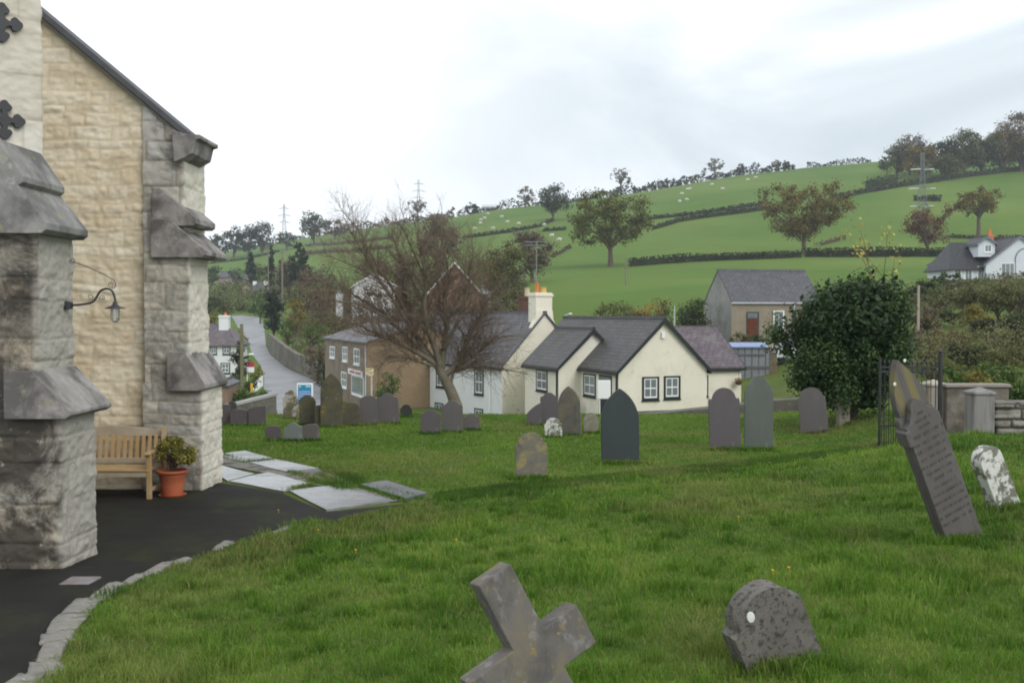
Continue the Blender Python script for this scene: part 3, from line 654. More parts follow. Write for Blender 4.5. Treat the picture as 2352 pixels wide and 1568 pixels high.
# iron pattress crosses on the tower face
tx = Vector((.75, .66, 0)).normalized(); tn = Vector((tx.y, -tx.x, 0))
def foil(cpx, cpy):
    d = (cpx-CX)/F; P = Vector((pb.x, pb.y, 0)); s = (d*P.y-P.x)/(tx.x-d*tx.y); Q = P+tx*s; z = Z(cpy, Q.y); a = .185*(Q.y/9.9); pts = []
    for q in range(4):
        th = q*math.pi/2
        def rot(x, y): return (x*math.cos(th)-y*math.sin(th), x*math.sin(th)+y*math.cos(th))
        arm = [(a*.2, -a*.2), (a*.34, -a*.13), (a*.46, -a*.14)]
        arm += [(a*.62+a*.17*math.cos(R(t)), -a*.2+a*.17*math.sin(R(t))) for t in (190, 225, 260, 295, 330)]
        arm += [(a*.82+a*.19*math.cos(R(t)), a*.19*math.sin(R(t))) for t in (-72, -40, 0, 40, 72)]
        arm += [(a*.62+a*.17*math.cos(R(t)), a*.2-a*.17*math.sin(R(t))) for t in (330, 295, 260, 225, 190)]
        arm += [(a*.46, a*.14), (a*.34, a*.13)]
        pts += [rot(*p) for p in arm]
    m = MB(); m.prism(pts, Q+Vector((0, 0, z))+tn*.012, tx, (0, 0, 1), tn, 0, .035)
    m.box((0, 0, 0), (0, 0, 0)) if 0 else None
    m.obox(Q+Vector((0, 0, z)), tx, tn, -a*.85, a*.85, -.008, .008, .02, .062) if 0 else None; m = m.build('wall_tie', M_iron, ch, False, .004); m2 = MB(); m2.obox(Q+Vector((0, 0, z)), tx, tn, -a*.85, a*.85, -.008, .008, .048, .062); m2.build('tie_ridge', M_iron, m); m2 = MB(); m2.obox(Q+Vector((0, 0, z)), tx, tn, -.008, .008, -a*.85, a*.85, .048, .06); m2.build('tie_ridge', M_iron, m)
foil(11, 59); foil(14, 279)
# wall lamp on the near buttress
lx, ly = xn2, YN+.66
lp = thing('wall_lamp', 'black swan neck wall lamp with scrolled iron stay above the bench', 'lamp', (lx, ly, Z(700, ly)))
m = MB(); P0 = Vector((lx, ly, Z(701, ly)))
def LP(px, py): return Vector((X(px, ly), ly, Z(py, ly)))
m.lathe([(0, -.045), (.05, -.03), (.052, .03), (0, .045)], P0+Vector((.02, 0, 0)), 14)
m.build('wall_boss', M_iron, lp, True)
def smooth(pts, n=8):
    o = []
    for i in range(len(pts)-1):
        p0, p1, p2, p3 = pts[max(i-1, 0)], pts[i], pts[i+1], pts[min(i+2, len(pts)-1)]
        for k in range(n):
            t = k/n; o.append(.5*((2*p1)+(-p0+p2)*t+(2*p0-5*p1+4*p2-p3)*t*t+(-p0+3*p1-3*p2+p3)*t**3))
    return o+[pts[-1]]
MB().tube(smooth([LP(166, 701), LP(190, 699), LP(212, 694), LP(222, 683), LP(232, 668), LP(246, 663), LP(258, 668), LP(264, 683), LP(266, 697)]), .011, 8).build('swan_neck', M_iron, lp, True)
def spiral(cx, cy, r, a0, turns, sgn=1):
    return [Vector((X(cx, ly)+r*(1-k/22*.75)*math.cos(a0+sgn*k/22*turns*6.28), ly, Z(cy, ly)+r*(1-k/22*.75)*math.sin(a0+sgn*k/22*turns*6.28))) for k in range(23)]
st = MB(); st.tube([LP(161, 598), LP(200, 612), LP(240, 630), LP(262, 643)], .004, 5)
st.tube(smooth([LP(262, 643), LP(267, 651), LP(264, 660), LP(257, 662)]), .004, 5)
for a in [(168, 599, .032, 3.1, 1.4), (256, 655, .034, 0, 1.5), (208, 682, .034, 4, 1.3), (234, 684, .03, 5.4, 1.3)]: st.tube(spiral(*a), .0035, 5)
st.build('scroll_stay', M_iron, lp, True)
S = LP(265, 703)
MB().lathe([(.008, .045), (.02, .04), (.025, .015), (.045, .0), (.095, -.018), (.098, -.026), (.04, -.02), (.0, -.02)], S, 20).build('lamp_shade', M_iron, lp, True)
gm = N('clear_glass'); gm.b.inputs['Base Color'].default_value = (.9, .93, .92, 1); gm.b.inputs['Roughness'].default_value = .08; gm.b.inputs['Transmission Weight'].default_value = .9; gm.b.inputs['IOR'].default_value = 1.2; M_glass = gm.m
MB().lathe([(.042, -.02), (.046, -.09), (.04, -.135), (.02, -.155), (0, -.16)], S, 16).build('lamp_glass', M_glass, lp, True)
# ------------------------------------------------------------ bench
M_wood = mat('oiled_teak', (.36, .235, .105), (.47, .32, .16), 4, .55, .25, 60, .004, layers=[((.40,.37,.31), 3, .5, .66, .5)], sc=(1, 1, 1), spec=.35)
M_woodg = mat('greyed_teak', (.33,.27,.19), (.43,.37,.29), 5, .6, .25, 50, .004)
bz = g1(-5.3, 15.1); bxr = X(343, 14.85); bxl = bxr-1.55; yf, yb = 14.85, 15.42
be = thing('bench', 'wooden slatted park bench with arms standing against the church wall', 'bench', ((bxl+bxr)/2, (yf+yb)/2, bz))
for x in (bxl, bxr-.065):
    MB().box((x, yf, bz-.01), (x+.065, yf+.065, bz+.66)).build('leg', M_wood, be, False, .006)
    MB().prism([(yb, -.01), (yb+.065, -.01), (yb+.08, .42), (yb+.16, .98), (yb+.10, .98), (yb+.01, .42)], (x, 0, bz), (0, 1, 0), (0, 0, 1), (1, 0, 0), 0, .065).build('leg', M_wood, be, False, .006)
    MB().prism([(yf-.06, .655), (yf-.05, .685), (yf+.1, .70), (yb+.05, .68), (yb+.05, .64), (yf+.1, .655)], (x, 0, bz), (0, 1, 0), (0, 0, 1), (1, 0, 0), -.01, .075).build('armrest', M_wood, be, False, .008)
    MB().box((x+.01, yf+.06, bz+.12), (x+.05, yb, bz+.17)).build('stretcher', M_wood, be, False, .004)
s_ = MB()
for k in range(6): s_.box((bxl+.03, yf-.01+k*.092, bz+.415), (bxr-.03, yf+.07+k*.092, bz+.437))
s_.build('seat', M_wood, be, False, .004)
MB().box((bxl+.065, yf+.005, bz+.335), (bxr-.065, yf+.04, bz+.412)).build('apron', M_woodg, be, False, .004)
bk = MB(); W_ = bxr-bxl-.13
def bky(z): return yb+.012+(z-.42)*.16
n_ = 15
for k in range(n_):
    x = bxl+.065+.03+(W_-.06)*(k+.2)/n_; bk.prism([(bky(.5), .5), (bky(.5)+.015, .5), (bky(.86)+.015, .86), (bky(.86), .86)], (x, 0, bz), (0, 1, 0), (0, 0, 1), (1, 0, 0), 0, .052)
bk.build('back_slats', M_wood, be, False, .003)
MB().prism([(bky(.48)-.008, .455), (bky(.48)+.03, .455), (bky(.48)+.03, .53), (bky(.48)-.008, .53)], (bxl+.065, 0, bz), (0, 1, 0), (0, 0, 1), (1, 0, 0), 0, W_).build('lower_rail', M_woodg, be, False, .004)
pts = [(0, .83), (W_, .83)]+[(W_*(1-t/20), .91+.07*math.sin(math.pi*t/20)) for t in range(21)]
MB().prism(pts, (bxl+.065, bky(.88)-.01, bz), (1, 0, 0), (0, .16, 1), (0, 1, 0), 0, .04).build('top_rail', M_woodg, be, False, .006)
# ------------------------------------------------------------ potted shrub
pp = hit(393, 1150); pp = Vector((X(393, 15.15), 15.15, g1(X(393, 15.15), 15.15)))
pt = thing('potted_plant', 'yellow green shrub in a ribbed terracotta pot beside the bench', 'potted plant', pp)
M_terra = mat('terracotta_plastic', (.42,.115,.055), (.50,.15,.075), 5, .55, .1, 40, .003)
rim = lambda: None
prof = [(0, .02), (.135, .02), (.14, .03), (.165, .16), (.185, .30), (.19, .305), (.192, .335), (.2, .34), (.225, .355), (.232, .37), (.23, .39), (.2, .392), (.185, .35), (0, .345)]
MB().lathe(prof, pp, 36).build('pot', M_terra, pt, True)
MB().lathe([(0, .0), (.17, .0), (.195, .03), (.2, .035), (.185, .035), (.165, .012), (0, .012)], pp+Vector((0, 0, .004)), 32).build('saucer', M_terra, pt, True)
M_pshrub = leafmat('variegated_leaf', (.06,.055,.012), (.19,.18,.03), (.42,.38,.10), .25)
M_bark = mat('grey_brown_bark', (.09,.068,.05), (.15,.12,.09), 6, .9, .7, 22, .02)
rr = np.random.default_rng(5); cs = []; 
for k in range(26):
    a = rr.uniform(0, 6.28); q = math.sqrt(rr.random()); cs.append((pp.x+.27*q*math.cos(a)+.02, pp.y+.25*q*math.sin(a), pp.z+.62+.2*(1-q*q)+rr.uniform(-.06, .06)))
for k in range(9): cs.append((pp.x+rr.uniform(.1, .34), pp.y+rr.uniform(-.2, .2), pp.z+rr.uniform(.48, .66)))
V, Fq, cc = cloud(cs, [.075]*len(cs), 3400, .028, rr); npmesh('foliage', V, Fq, M_pshrub, pt, cc)
tb = MB(); r2 = random.Random(4)
for c in cs[::2]: tb.tube(smooth([Vector((pp.x+r2.uniform(-.04, .04), pp.y, pp.z+.34)), Vector((pp.x+(c[0]-pp.x)*.35, pp.y+(c[1]-pp.y)*.3, pp.z+.5)), Vector(c)], 4), .006, 4)
tb.build('stem', M_bark, pt)
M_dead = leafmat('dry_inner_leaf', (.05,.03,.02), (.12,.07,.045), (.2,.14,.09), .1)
V, Fq, cc = cloud([(pp.x, pp.y, pp.z+.54)], [.17], 700, .02, rr, shell=.1); npmesh('inner_twigs', V, Fq, M_dead, pt, cc)  # dry flakes standing in for the shrub's inner twigs
# ------------------------------------------------------------ headstones
def slate_s(name, a, b, lay=(), rough=.6): return mat(name, a, b, 1.4, rough, .3, 22, .006, layers=tuple(lay)+((tuple(min(1, q*1.9) for q in b), 9, .62, .68, .45), (tuple(q*.6 for q in a), 2.2, .52, .7, .45)), spec=.35, sc=(1, 1, .25))
LI_O, LI_W, LI_Y, LI_M = (.42,.24,.05), (.62,.64,.62), (.30,.26,.09), (.09,.10,.035)
M_hs = {
 'purple': slate_s('purple_slate', (0.092,0.080,0.087), (0.118,0.104,0.111), [((0.148,0.141,0.141), 3, .55, .75, .5)]),
 'purple2': slate_s('streaked_slate', (0.100,0.089,0.089), (0.133,0.122,0.122), [((0.178,0.170,0.163), 2.4, .5, .7, .6), ((0.067,0.063,0.059), 3, .56, .7, .5)]),
 'green': slate_s('green_grey_slate', (0.092,0.107,0.092), (0.122,0.137,0.122), [((0.148,0.163,0.148), 4, .5, .75, .5), ((0.059,0.074,0.052), 2, .6, .75, .4)]),
 'lgreen': slate_s('light_green_slate', (0.148,0.167,0.159), (0.185,0.200,0.192)),
 'blue': slate_s('blue_black_slate', (0.036,0.046,0.049), (0.049,0.059,0.062), [((0.063,0.070,0.074), 1.2, .5, .75, .5)], .5),
 'dark': slate_s('dark_slate', (0.056,0.059,0.059), (0.074,0.078,0.074)),
 'lich': mat('lichened_limestone', (0.141,0.126,0.104), (0.200,0.185,0.155), 5, .9, .4, 30, .01, layers=[(LI_Y, 5, .52, .62, .8), (LI_O, 9, .62, .67, .6), (LI_W, 8, .66, .69, .8), ((0.067,0.063,0.052), 3, .55, .68, .6)]),
 'moss': mat('mossy_limestone', (0.078,0.073,0.052), (0.115,0.107,0.081), 3, .9, .4, 26, .012, layers=[((0.126,0.111,0.037), 3.5, .5, .62, .8), (LI_O, 3, .60, .66, .6), (LI_W, 7, .68, .70, .8), ((0.044,0.043,0.033), 2, .5, .62, .6)]),
 'white': mat('white_lichened_stone', (.15,.15,.12), (.2,.2,.16), 5, .9, .5, 24, .02, layers=[((.62,.63,.6), 10, .47, .54, .95), ((.3,.27,.12), 6, .6, .7, .4)]),
 'rough': mat('rough_white_patched_stone', (.12,.11,.07), (.2,.18,.12), 4, .9, .6, 16, .03, layers=[((.5,.47,.43), 3.2, .49, .56, .9)]),
 'pale': mat('pale_limestone', (0.192,0.178,0.133), (0.252,0.237,0.185), 4, .9, .4, 24, .015, layers=[((0.311,0.311,0.266), 7, .52, .62, .7), ((0.089,0.081,0.044), 4, .58, .68, .6)]),
 'gotw': mat('streaked_limestone', (0.096,0.089,0.078), (0.148,0.141,0.122), 3, .85, .3, 26, .012, layers=[((0.178,0.148,0.067), 3, .52, .64, .7), ((0.044,0.044,0.041), 1.6, .52, .62, .7)]),
}
def arc(cx, cz, rx, rz, a0, a1, n=12): return [(cx+rx*math.cos(R(a0+(a1-a0)*i/n)), cz+rz*math.sin(R(a0+(a1-a0)*i/n))) for i in range(n+1)]
def outline(kind, w, h):
    a = w/2
    if kind == 'round': s = h-a; top = arc(0, s, a, a, 0, 180, 18)
    elif kind == 'shoulder': q = a*.76; s = h-q; top = [(a, s-.03), (a*.94, s+.03), (a*.86, s-.0), (q, s+.04)]+arc(0, s, q, q, 8, 172, 16)+[(-q, s+.04), (-a*.86, s), (-a*.94, s+.03), (-a, s-.03)]
    elif kind == 'shoulder2': q = a*.82; s = h-q*.85; top = [(a, s), (q, s+.01)]+arc(0, s, q, q*.85, 4, 176, 16)+[(-q, s+.01), (-a, s)]
    elif kind == 'gothic':
        rr_ = w*1.02; s = h-math.sqrt(rr_**2-(rr_-a)**2); th = math.degrees(math.acos((rr_-a)/rr_))
        top = [(a-rr_+rr_*math.cos(R(t)), s+rr_*math.sin(R(t))) for t in np.linspace(0, th, 12)]+[(-(a-rr_+rr_*math.cos(R(t))), s+rr_*math.sin(R(t))) for t in np.linspace(th, 0, 12)][1:]
    elif kind == 'ogee':
        prof_ = [(1, 0), (.97, .05), (.88, .09), (.76, .10), (.62, .14), (.5, .2), (.38, .25), (.2, .29), (0, .3)]
        top = [(a*x, h-.3*w*1.05+z*w*1.05) for x, z in prof_]+[(-a*x, h-.3*w*1.05+z*w*1.05) for x, z in prof_[::-1][1:]]
    elif kind == 'segment': top = [(a, h*.88)]+arc(0, h*.88, a*.93, h*.12, 8, 172, 12)+[(-a, h*.88)]
    elif kind == 'flat': top = [(a, h*.97), (a*.9, h), (-a*.85, h*.985), (-a, h*.95)]
    elif kind == 'ear': top = [(a, h*.8), (a*.88, h*.8), (a*.82, h*.86), (a*.7, h*.88), (a*.55, h*.93), (a*.3, h*.985), (0, h), (-a*.3, h*.985), (-a*.55, h*.93), (-a*.7, h*.88), (-a*.82, h*.86), (-a*.88, h*.8), (-a, h*.8)]
    elif kind == 'rise': top = [(a, h), (a*.6, h*.93), (a*.2, h*.86), (-a*.3, h*.74), (-a*.7, h*.62), (-a, h*.5)]
    elif kind == 'slant': top = [(a, h), (-a*.2, h*.95), (-a, h*.84)]
    elif kind == 'rough': top = [(a, h*.7), (a*.85, h*.85), (a*.5, h*.9), (a*.3, h*.99), (0, h), (-a*.25, h*.93), (-a*.55, h*.92), (-a*.75, h*.8), (-a, h*.75)]
    elif kind == 'taper': top = [(a*.8, h*.75)]+arc(0, h*.75, a*.76, h*.25, 10, 170, 12)+[(-a*.8, h*.75)]
    return [(-a, -.25), (a, -.25)]+top
NAMES = {}
def stone(xc, by, w, h, kind, m, label, roll=0, yaw=0, pitch=0, th=.075, group='old headstones standing in the churchyard', Y=None, bev=.008):
    p = hit(xc, by, 3, 34) if Y is None else gat(xc, Y)
    k = p.y/F; Wd, H = w*k, h*k
    o = MB().prism(outline(kind, Wd, H), (0, 0, 0), (1, 0, 0), (0, 0, 1), (0, 1, 0), -th/2, th/2).build('headstone', M_hs[m], None, False, bev, (0, 0, 0))
    o.location = p-Vector((0, 0, .02)); o.rotation_euler = (R(pitch), R(roll), R(yaw))
    return tag(o, label, 'headstone', group)
L_ = 'leftmost'
ST = [
 (514, 978, 30, 52, 'flat', 'purple', 'purple slate headstone half hidden behind the church corner buttress', 0, 0),
 (534, 974, 20, 55, 'round', 'dark', 'narrow dark green headstone just behind the purple ones near the church buttress', 0, 0),
 (550, 979, 42, 42, 'segment', 'purple', 'low purple slate headstone with shallow arched top left of the slanted one', 0, 0),
 (591, 979, 40, 50, 'slant', 'purple', 'purple slate headstone with slanting top edge near the road end wall', 0, 0),
 (630, 1013, 36, 38, 'segment', 'purple', 'small purple slate headstone leaning at the left of the grey green one', -7, 0),
 (676, 1014, 44, 46, 'ogee', 'lgreen', 'small light grey green headstone between two leaning purple ones', -5, 0),
 (716, 1013, 38, 42, 'segment', 'purple2', 'small purple grey headstone leaning at the right of the grey green one', -6, 0),
 (669, 963, 34, 70, 'rough', 'rough', 'ragged headstone patched white with lichen left of the blue sign', -2, 0),
 (707, 977, 38, 72, 'round', 'moss', 'round topped brown headstone standing in front of the blue sign', -1, 0),
 (733, 980, 18, 52, 'flat', 'moss', 'short mossy headstone tucked left of the tall pointed one', 0, 0),
 (762, 981, 50, 126, 'gothic', 'moss', 'tall pointed brown headstone edged with orange lichen', 0, 0),
 (808, 978, 50, 56, 'taper', 'moss', 'squat mossy headstone with tapering sides right of the tall pointed one', -1, 0),
 (850, 976, 38, 70, 'segment', 'purple2', 'wide grey slate headstone joined on the left of the peaked slate one', -4, 0),
 (893, 973, 50, 73, 'ogee', 'purple2', 'broad peaked slate headstone close to the white house corner', -3, 0),
 (933, 958, 27, 31, 'shoulder2', 'dark', 'very small dark headstone standing in front of the white house wall', 0, 0),
 (989, 997, 46, 60, 'ogee', 'purple', 'left headstone of the purple trio below the bare tree', 0, 0),
 (1039, 993, 48, 76, 'ogee', 'purple2', 'tallest middle headstone of the purple trio below the bare tree', 0, 0),
 (1083, 989, 38, 42, 'ogee', 'purple2', 'smallest right hand headstone of the purple trio below the bare tree', 0, 0),
 (1227, 977, 35, 56, 'rise', 'purple', 'purple slate headstone with top rising to the right beside its taller neighbour', 0, 0),
 (1263, 974, 41, 75, 'ogee', 'purple', 'purple slate headstone with curved peak left of the streaked pointed one', -2, 0),
 (1311, 1000, 50, 116, 'gothic', 'gotw', 'pointed streaked grey headstone with a white lichen spot near its tip', -3, -12),
 (1272, 1005, 40, 48, 'shoulder2', 'white', 'small squat headstone mottled all over with white lichen', -3, 0),
 (1358, 995, 34, 50, 'shoulder2', 'pale', 'small pale headstone just left of the big blue black slate', -1, 0),
 (1221, 1100, 73, 110, 'shoulder2', 'lich', 'small round topped grey headstone blotched with yellow lichen in the open lawn', -1, 6),
 (1425, 1066, 88, 178, 'gothic', 'blue', 'large blue black slate headstone with pointed arch top', -.8, 4),
 (1666, 1034, 72, 147, 'shoulder', 'purple', 'purple slate headstone with round top and notched shoulders', -2, 3),
 (1742, 1034, 66, 176, 'ear', 'green', 'tallest grey green slate headstone beside the notched purple one', 0, 0),
 (1872, 995, 62, 108, 'shoulder2', 'purple2', 'purple grey headstone leaning left near the dark evergreen bush', -6, -10),
 (1936, 976, 44, 100, 'ogee', 'pale', 'narrow pale headstone seen nearly edge on against the evergreen bush', -1, 42),
]
for s in ST: stone(s[0], s[1], s[2], s[3], s[4], s[5], s[6], s[7], s[8], th=.06 if s[5] not in ('moss', 'gotw', 'rough', 'white', 'pale') else .12)
# lichen spots as real crusts of the place
M_spot = mat('white_lichen', (.75,.77,.75), (.6,.62,.6), 30, .9, .3, 90, .003)
# near foreground: leaning cross
M_cross = mat('lichened_cross_stone', (0.105,0.098,0.090), (0.156,0.144,0.133), 3.2, .85, .3, 34, .006, layers=[((0.187,0.156,0.078), 7, .5, .64, .6), ((0.250,0.242,0.234), 16, .54, .64, .6), ((0.051,0.051,0.051), 5, .52, .66, .65), ((0.234,0.187,0.062), 30, .6, .66, .6), (LI_O, 22, .68, .70, .7)], sc=(1, 1, .7))
M_side = mat('dark_shaded_side', (.045,.06,.068), (.075,.09,.10), 4, .8, .3, 40, .006)  # shade of the cross's left side as a colour, not assigned
cc_ = at(1238, 1512, 4.2); base = Vector((cc_.x+.2, 4.2, g1(cc_.x+.2, 4.2)))
cr_ = thing('cross_gravestone', 'leaning stone cross spotted with yellow lichen in the foreground', 'cross', base)
hw, ha, up_, arm, th = .080, .092, .395, .25, .105
down = -1.0
pts = [(-hw, down), (hw, down), (hw, -ha), (arm, -ha), (arm, ha), (hw, ha), (hw, up_), (-hw, up_), (-hw, ha), (-arm-.05, ha), (-arm-.05, -ha), (-hw, -ha)]
Rm = Matrix.Rotation(R(24), 3, 'Z') @ Matrix.Rotation(R(-6), 3, 'X') @ Matrix.Rotation(R(-27), 3, 'Y')
ax, ay, az = Rm @ Vector((1, 0, 0)), Rm @ Vector((0, 0, 1)), Rm @ Vector((0, 1, 0))
MB().prism(pts, cc_, ax, ay, az, -.003, th).build('cross_body', M_cross, cr_, False, .006)
for (u, v, q) in [(-.045, .07, .007), (.11, .035, .004), (-.02, .0, .003), (.0, .21, .0035), (-.14, -.03, .003)]:
    MB().lathe([(q, 0), (q*.9, .002), (0, .003)], (0, 0, 0), 10).build('lichen_spot', M_spot, cr_).matrix_local = Matrix.Translation(cc_+ax*u+ay*v-az*.004-base) @ Rm.to_4x4() @ Matrix.Rotation(R(90), 4, 'X')
q = MB().lathe([(.009, 0), (.009, .001), (0, .001)], (0, 0, 0), 12).build('bolt_hole', M_iron, cr_); q.matrix_local = Matrix.Translation(cc_+ax*.0+ay*(-.005)-az*.004-base) @ Rm.to_4x4() @ Matrix.Rotation(R(90), 4, 'X')
# small leaning lichen stone
M_grit = mat('pitted_grey_stone', (0.121,0.113,0.101), (0.172,0.160,0.148), 6, .9, .55, 55, .012, layers=[((.035,.033,.03), 30, .54, .60, .75), ((0.055,0.051,0.043), 16, .54, .62, .7), ((0.257,0.234,0.172), 4, .58, .68, .5), (LI_Y, 5, .64, .7, .5)])
def leaning(px, py, Y, w, h, kind, m, label, roll, yaw, pitch, th, spots=(), group=None):
    p = hit(px, py, 2, 30) if Y is None else gat(px, Y)
    t = thing('headstone', label, 'headstone', p, group)
    o = MB().prism(outline(kind, w, h), (0, 0, 0), (1, 0, 0), (0, 0, 1), (0, 1, 0), -th/2, th/2).build('stone_slab', m, None, False, .008, (0, 0, 0))
    Rr = Matrix.Rotation(R(yaw), 3, 'Z') @ Matrix.Rotation(R(roll), 3, 'Y') @ Matrix.Rotation(R(pitch), 3, 'X')
    o.parent = t; o.matrix_local = Rr.to_4x4()
    for (u, v, q) in spots:
        s = MB().lathe([(q, 0), (q*.9, .003), (0, .004)], (0, 0, 0), 12).build('lichen_spot', M_spot, None, False, 0, (0, 0, 0)); s.parent = t
        s.matrix_local = Rr.to_4x4() @ Matrix.Translation((u, -th/2-.001, v)) @ Matrix.Rotation(R(90), 4, 'X') @ Matrix.Scale(1.35, 4, (0, 1, 0))
    return t, Rr, p
leaning(1795, 1528, None, .44, .50, 'shoulder2', M_grit, 'small pitted grey headstone sunk and leaning in the foreground grass', -27, 20, 6, .13, [(-.09, .41, .024)])
leaning(2310, 1168, None, .30, .74, 'round', M_hs['white'], 'white crusted headstone leaning left behind the tall inscribed stone', -27, 22, 0, .14, [])
# tall inscribed stone
M_tall = mat('brown_grey_slate', (.098,.090,.086), (.135,.125,.118), 3, .85, .35, 34, .006, layers=[((.19,.185,.18), 3.5, .52, .7, .5), ((.06,.058,.055), 6, .54, .68, .5)], sc=(1, 1, .4))
M_lanc = mat('yellow_lichened_slate', (0.094,0.086,0.082), (0.125,0.117,0.113), 3, .8, .25, 30, .006, layers=[((0.203,0.172,0.062), 1.7, .47, .56, .75)], sc=(3, 1, .25))
p = hit(2208, 1240, 3, 30); p = Vector((p.x, p.y, p.z-.02)); t = thing('headstone', 'tall tilted gravestone with rows of worn lettering and yellow pointed top', 'headstone', p)
Rr = (Matrix.Rotation(R(14), 3, 'Z') @ Matrix.Rotation(R(-24.5), 3, 'Y') @ Matrix.Rotation(R(3), 3, 'X')).to_4x4()
k = p.y/F
def loc(o): o.parent = t; o.matrix_local = Rr; return o
H1, wb = 326*k, 96*k
body_ = [(-wb/2, -.3), (wb/2, -.3), (wb/2, H1+.02), (wb/2-.01, H1+.05), (wb/2-.025, H1+.06), (wb/2-.03, H1+.12)]
apex = 466*k; la = wb/2-.03
for i in range(13): q = i/12; body_.append((la*(1-q**1.75)*.985+.006, H1+.12+(apex-H1-.12)*q))
body_ = body_+[(-a, b) for a, b in body_[2:-1][::-1]]
low_ = [(-wb/2, -.3), (wb/2, -.3), (wb/2, H1+.02), (wb/2-.01, H1+.05), (wb/2-.025, H1+.06), (-wb/2+.025, H1+.06), (-wb/2+.01, H1+.05), (-wb/2, H1+.02)]
loc(MB().prism(low_, (0, 0, 0), (1, 0, 0), (0, 0, 1), (0, 1, 0), -.02, .055).build('stone_body', M_tall, None, False, .012, (0, 0, 0)))
top_ = [p_ for p_ in body_ if p_[1] > H1+.1]; top_ = [(-top_[0][0], H1+.062), (top_[0][0], H1+.062)]+top_
loc(MB().prism(top_, (0, 0, 0), (1, 0, 0), (0, 0, 1), (0, 1, 0), -.02, .055).build('pointed_top', M_lanc, None, False, .012, (0, 0, 0)))
tw = wb*.96; tab = [(-tw/2, -.3), (tw/2, -.3), (tw/2, H1-.02), (tw/2-.03, H1+.03), (.09, H1+.075)]+arc(0, H1+.09, .085, .085, 0, 180, 10)+[(-.09, H1+.075), (-tw/2+.05, H1-.0), (-tw/2, H1-.03)]
loc(MB().prism(tab, (0, 0, 0), (1, 0, 0), (0, 0, 1), (0, 1, 0), -.085, -.022).build('inscribed_tablet', M_tall, None, False, .006, (0, 0, 0)))
loc(MB().box((-tw/2-.035, -.1, H1-.2), (-tw/2+.03, .06, H1-.05)).build('side_bracket', M_tall, None, False, .012, (0, 0, 0)))
M_ins = mat('worn_black_lettering', (.055,.052,.05), (.08,.075,.07), 30, .8)
r3 = random.Random(12); z_ = H1+.10
rows = [(.05, 0), (.16, .0), (.12, 0)]+[(.38, 0), (.34, 0), (.36, 0), (.30, 0), (.36, .0), (.28, 0), (.18, 0), (.24, 0), (.3, 0), (.38, 0), (.38, 0), (.38, 0), (.36, 0)]
for i, (w_, _) in enumerate(rows):
    lh = .034 if i in (3, 5, 9) else .026; x_ = -w_/2; z_ -= .062 if i < 3 else .072
    w_ = min(w_, tw*.86); ins = MB()
    while x_ < w_/2:
        for q in range(r3.randint(3, 7)):
            if x_ > w_/2: break
            lw = lh*.55; st_ = lh*.16
            # one letter made of two or three chiselled strokes
            ins.box((x_, -.0865, z_), (x_+st_, -.0853, z_+lh))
            if r3.random() < .6: ins.box((x_+lw-st_, -.0865, z_), (x_+lw, -.0853, z_+lh))
            if r3.random() < .7: zz_ = z_+r3.choice([0, .42, .84])*lh; ins.box((x_+st_, -.0865, zz_), (x_+lw-st_, -.0853, zz_+st_))
            x_ += lw+lh*.18
        x_ += lh*.7
    loc(ins.build('inscription_line', M_ins, None, False, 0, (0, 0, 0)))
for (u, v, q) in [(-.10, H1+.37, .016), (.07, H1+.52, .015)]:
    s = MB().lathe([(q, 0), (q*.9, .003), (0, .004)], (0, 0, 0), 12).build('lichen_spot', M_spot, None, False, 0, (0, 0, 0)); s.parent = t
    s.matrix_local = Rr @ Matrix.Translation((u, -.022, v)) @ Matrix.Rotation(R(90), 4, 'X')
# longer grass round the feet of the stones
tx_, ty_ = [], []
rg = np.random.default_rng(3)
for (px, py, n_, sx) in [(1795,1535,900,.26),(2208,1245,800,.26),(2320,1170,500,.2),(1425,1067,700,.36),(1221,1100,500,.28),(1666,1035,500,.35),(1742,1035,500,.32)]:
    p = hit(px, py, 2, 34); tx_ += list(p.x+rg.normal(size=n_)*sx*.75); ty_ += list(p.y-.06+rg.normal(size=n_)*.07)
for s in ST:
    p = hit(s[0], s[1], 3, 34); n_ = 160; k_ = s[2]*p.y/F; tx_ += list(p.x+rg.uniform(-.6, .6, n_)*k_); ty_ += list(p.y-.08+rg.normal(size=n_)*.05)
tx_, ty_ = np.array(tx_), np.array(ty_)
blades(tx_, ty_, .05+.085*rg.random(len(tx_)), .0055*np.maximum(1, ty_/7), rg, 'grass_tufts', 'longer uncut grass growing round the feet of the headstones', 0, .85)
# ------------------------------------------------------------ gate, piers and boundary walls on the right
YG = 20.6
M_gate = M_iron
gl, gr_ = X(2022, YG), X(2161, YG); gz = g1(gl, YG)-.02; gt = Z(841, YG)
gate = thing('iron_gate', 'black wrought iron churchyard gate with spear finials and scrolled corner', 'gate', ((gl+gr_)/2, YG, gz))
MB().tube([(gl, YG, gz), (gl, YG, Z(822, YG))], .028, 8).build('gate_post', M_iron, gate)
MB().tube([(gr_, YG, gz), (gr_, YG, Z(812, YG))], .045, 8).build('gate_post', M_iron, gate)
MB().lathe([(0, .14), (.02, .08), (.045, .04), (.03, 0), (.06, -.02)], (gr_, YG, Z(812, YG)), 10).build('post_finial', M_iron, gate)
m = MB()
for zz in (gt-.02, Z(848, YG)-.05, gz+.55, gz+.12): m.box((gl, YG-.012, zz-.018), (gr_, YG+.012, zz+.018))
m.build('gate_rails', M_iron, gate)
m = MB(); nb = 13
for k in range(1, nb):
    x = gl+(gr_-gl)*k/nb; m.tube([(x, YG, gz+.08), (x, YG, gt+.05)], .009, 5)
    m.lathe([(0, .13), (.018, .07), (.022, .05), (.006, 0)], (x, YG, gt+.02), 6)
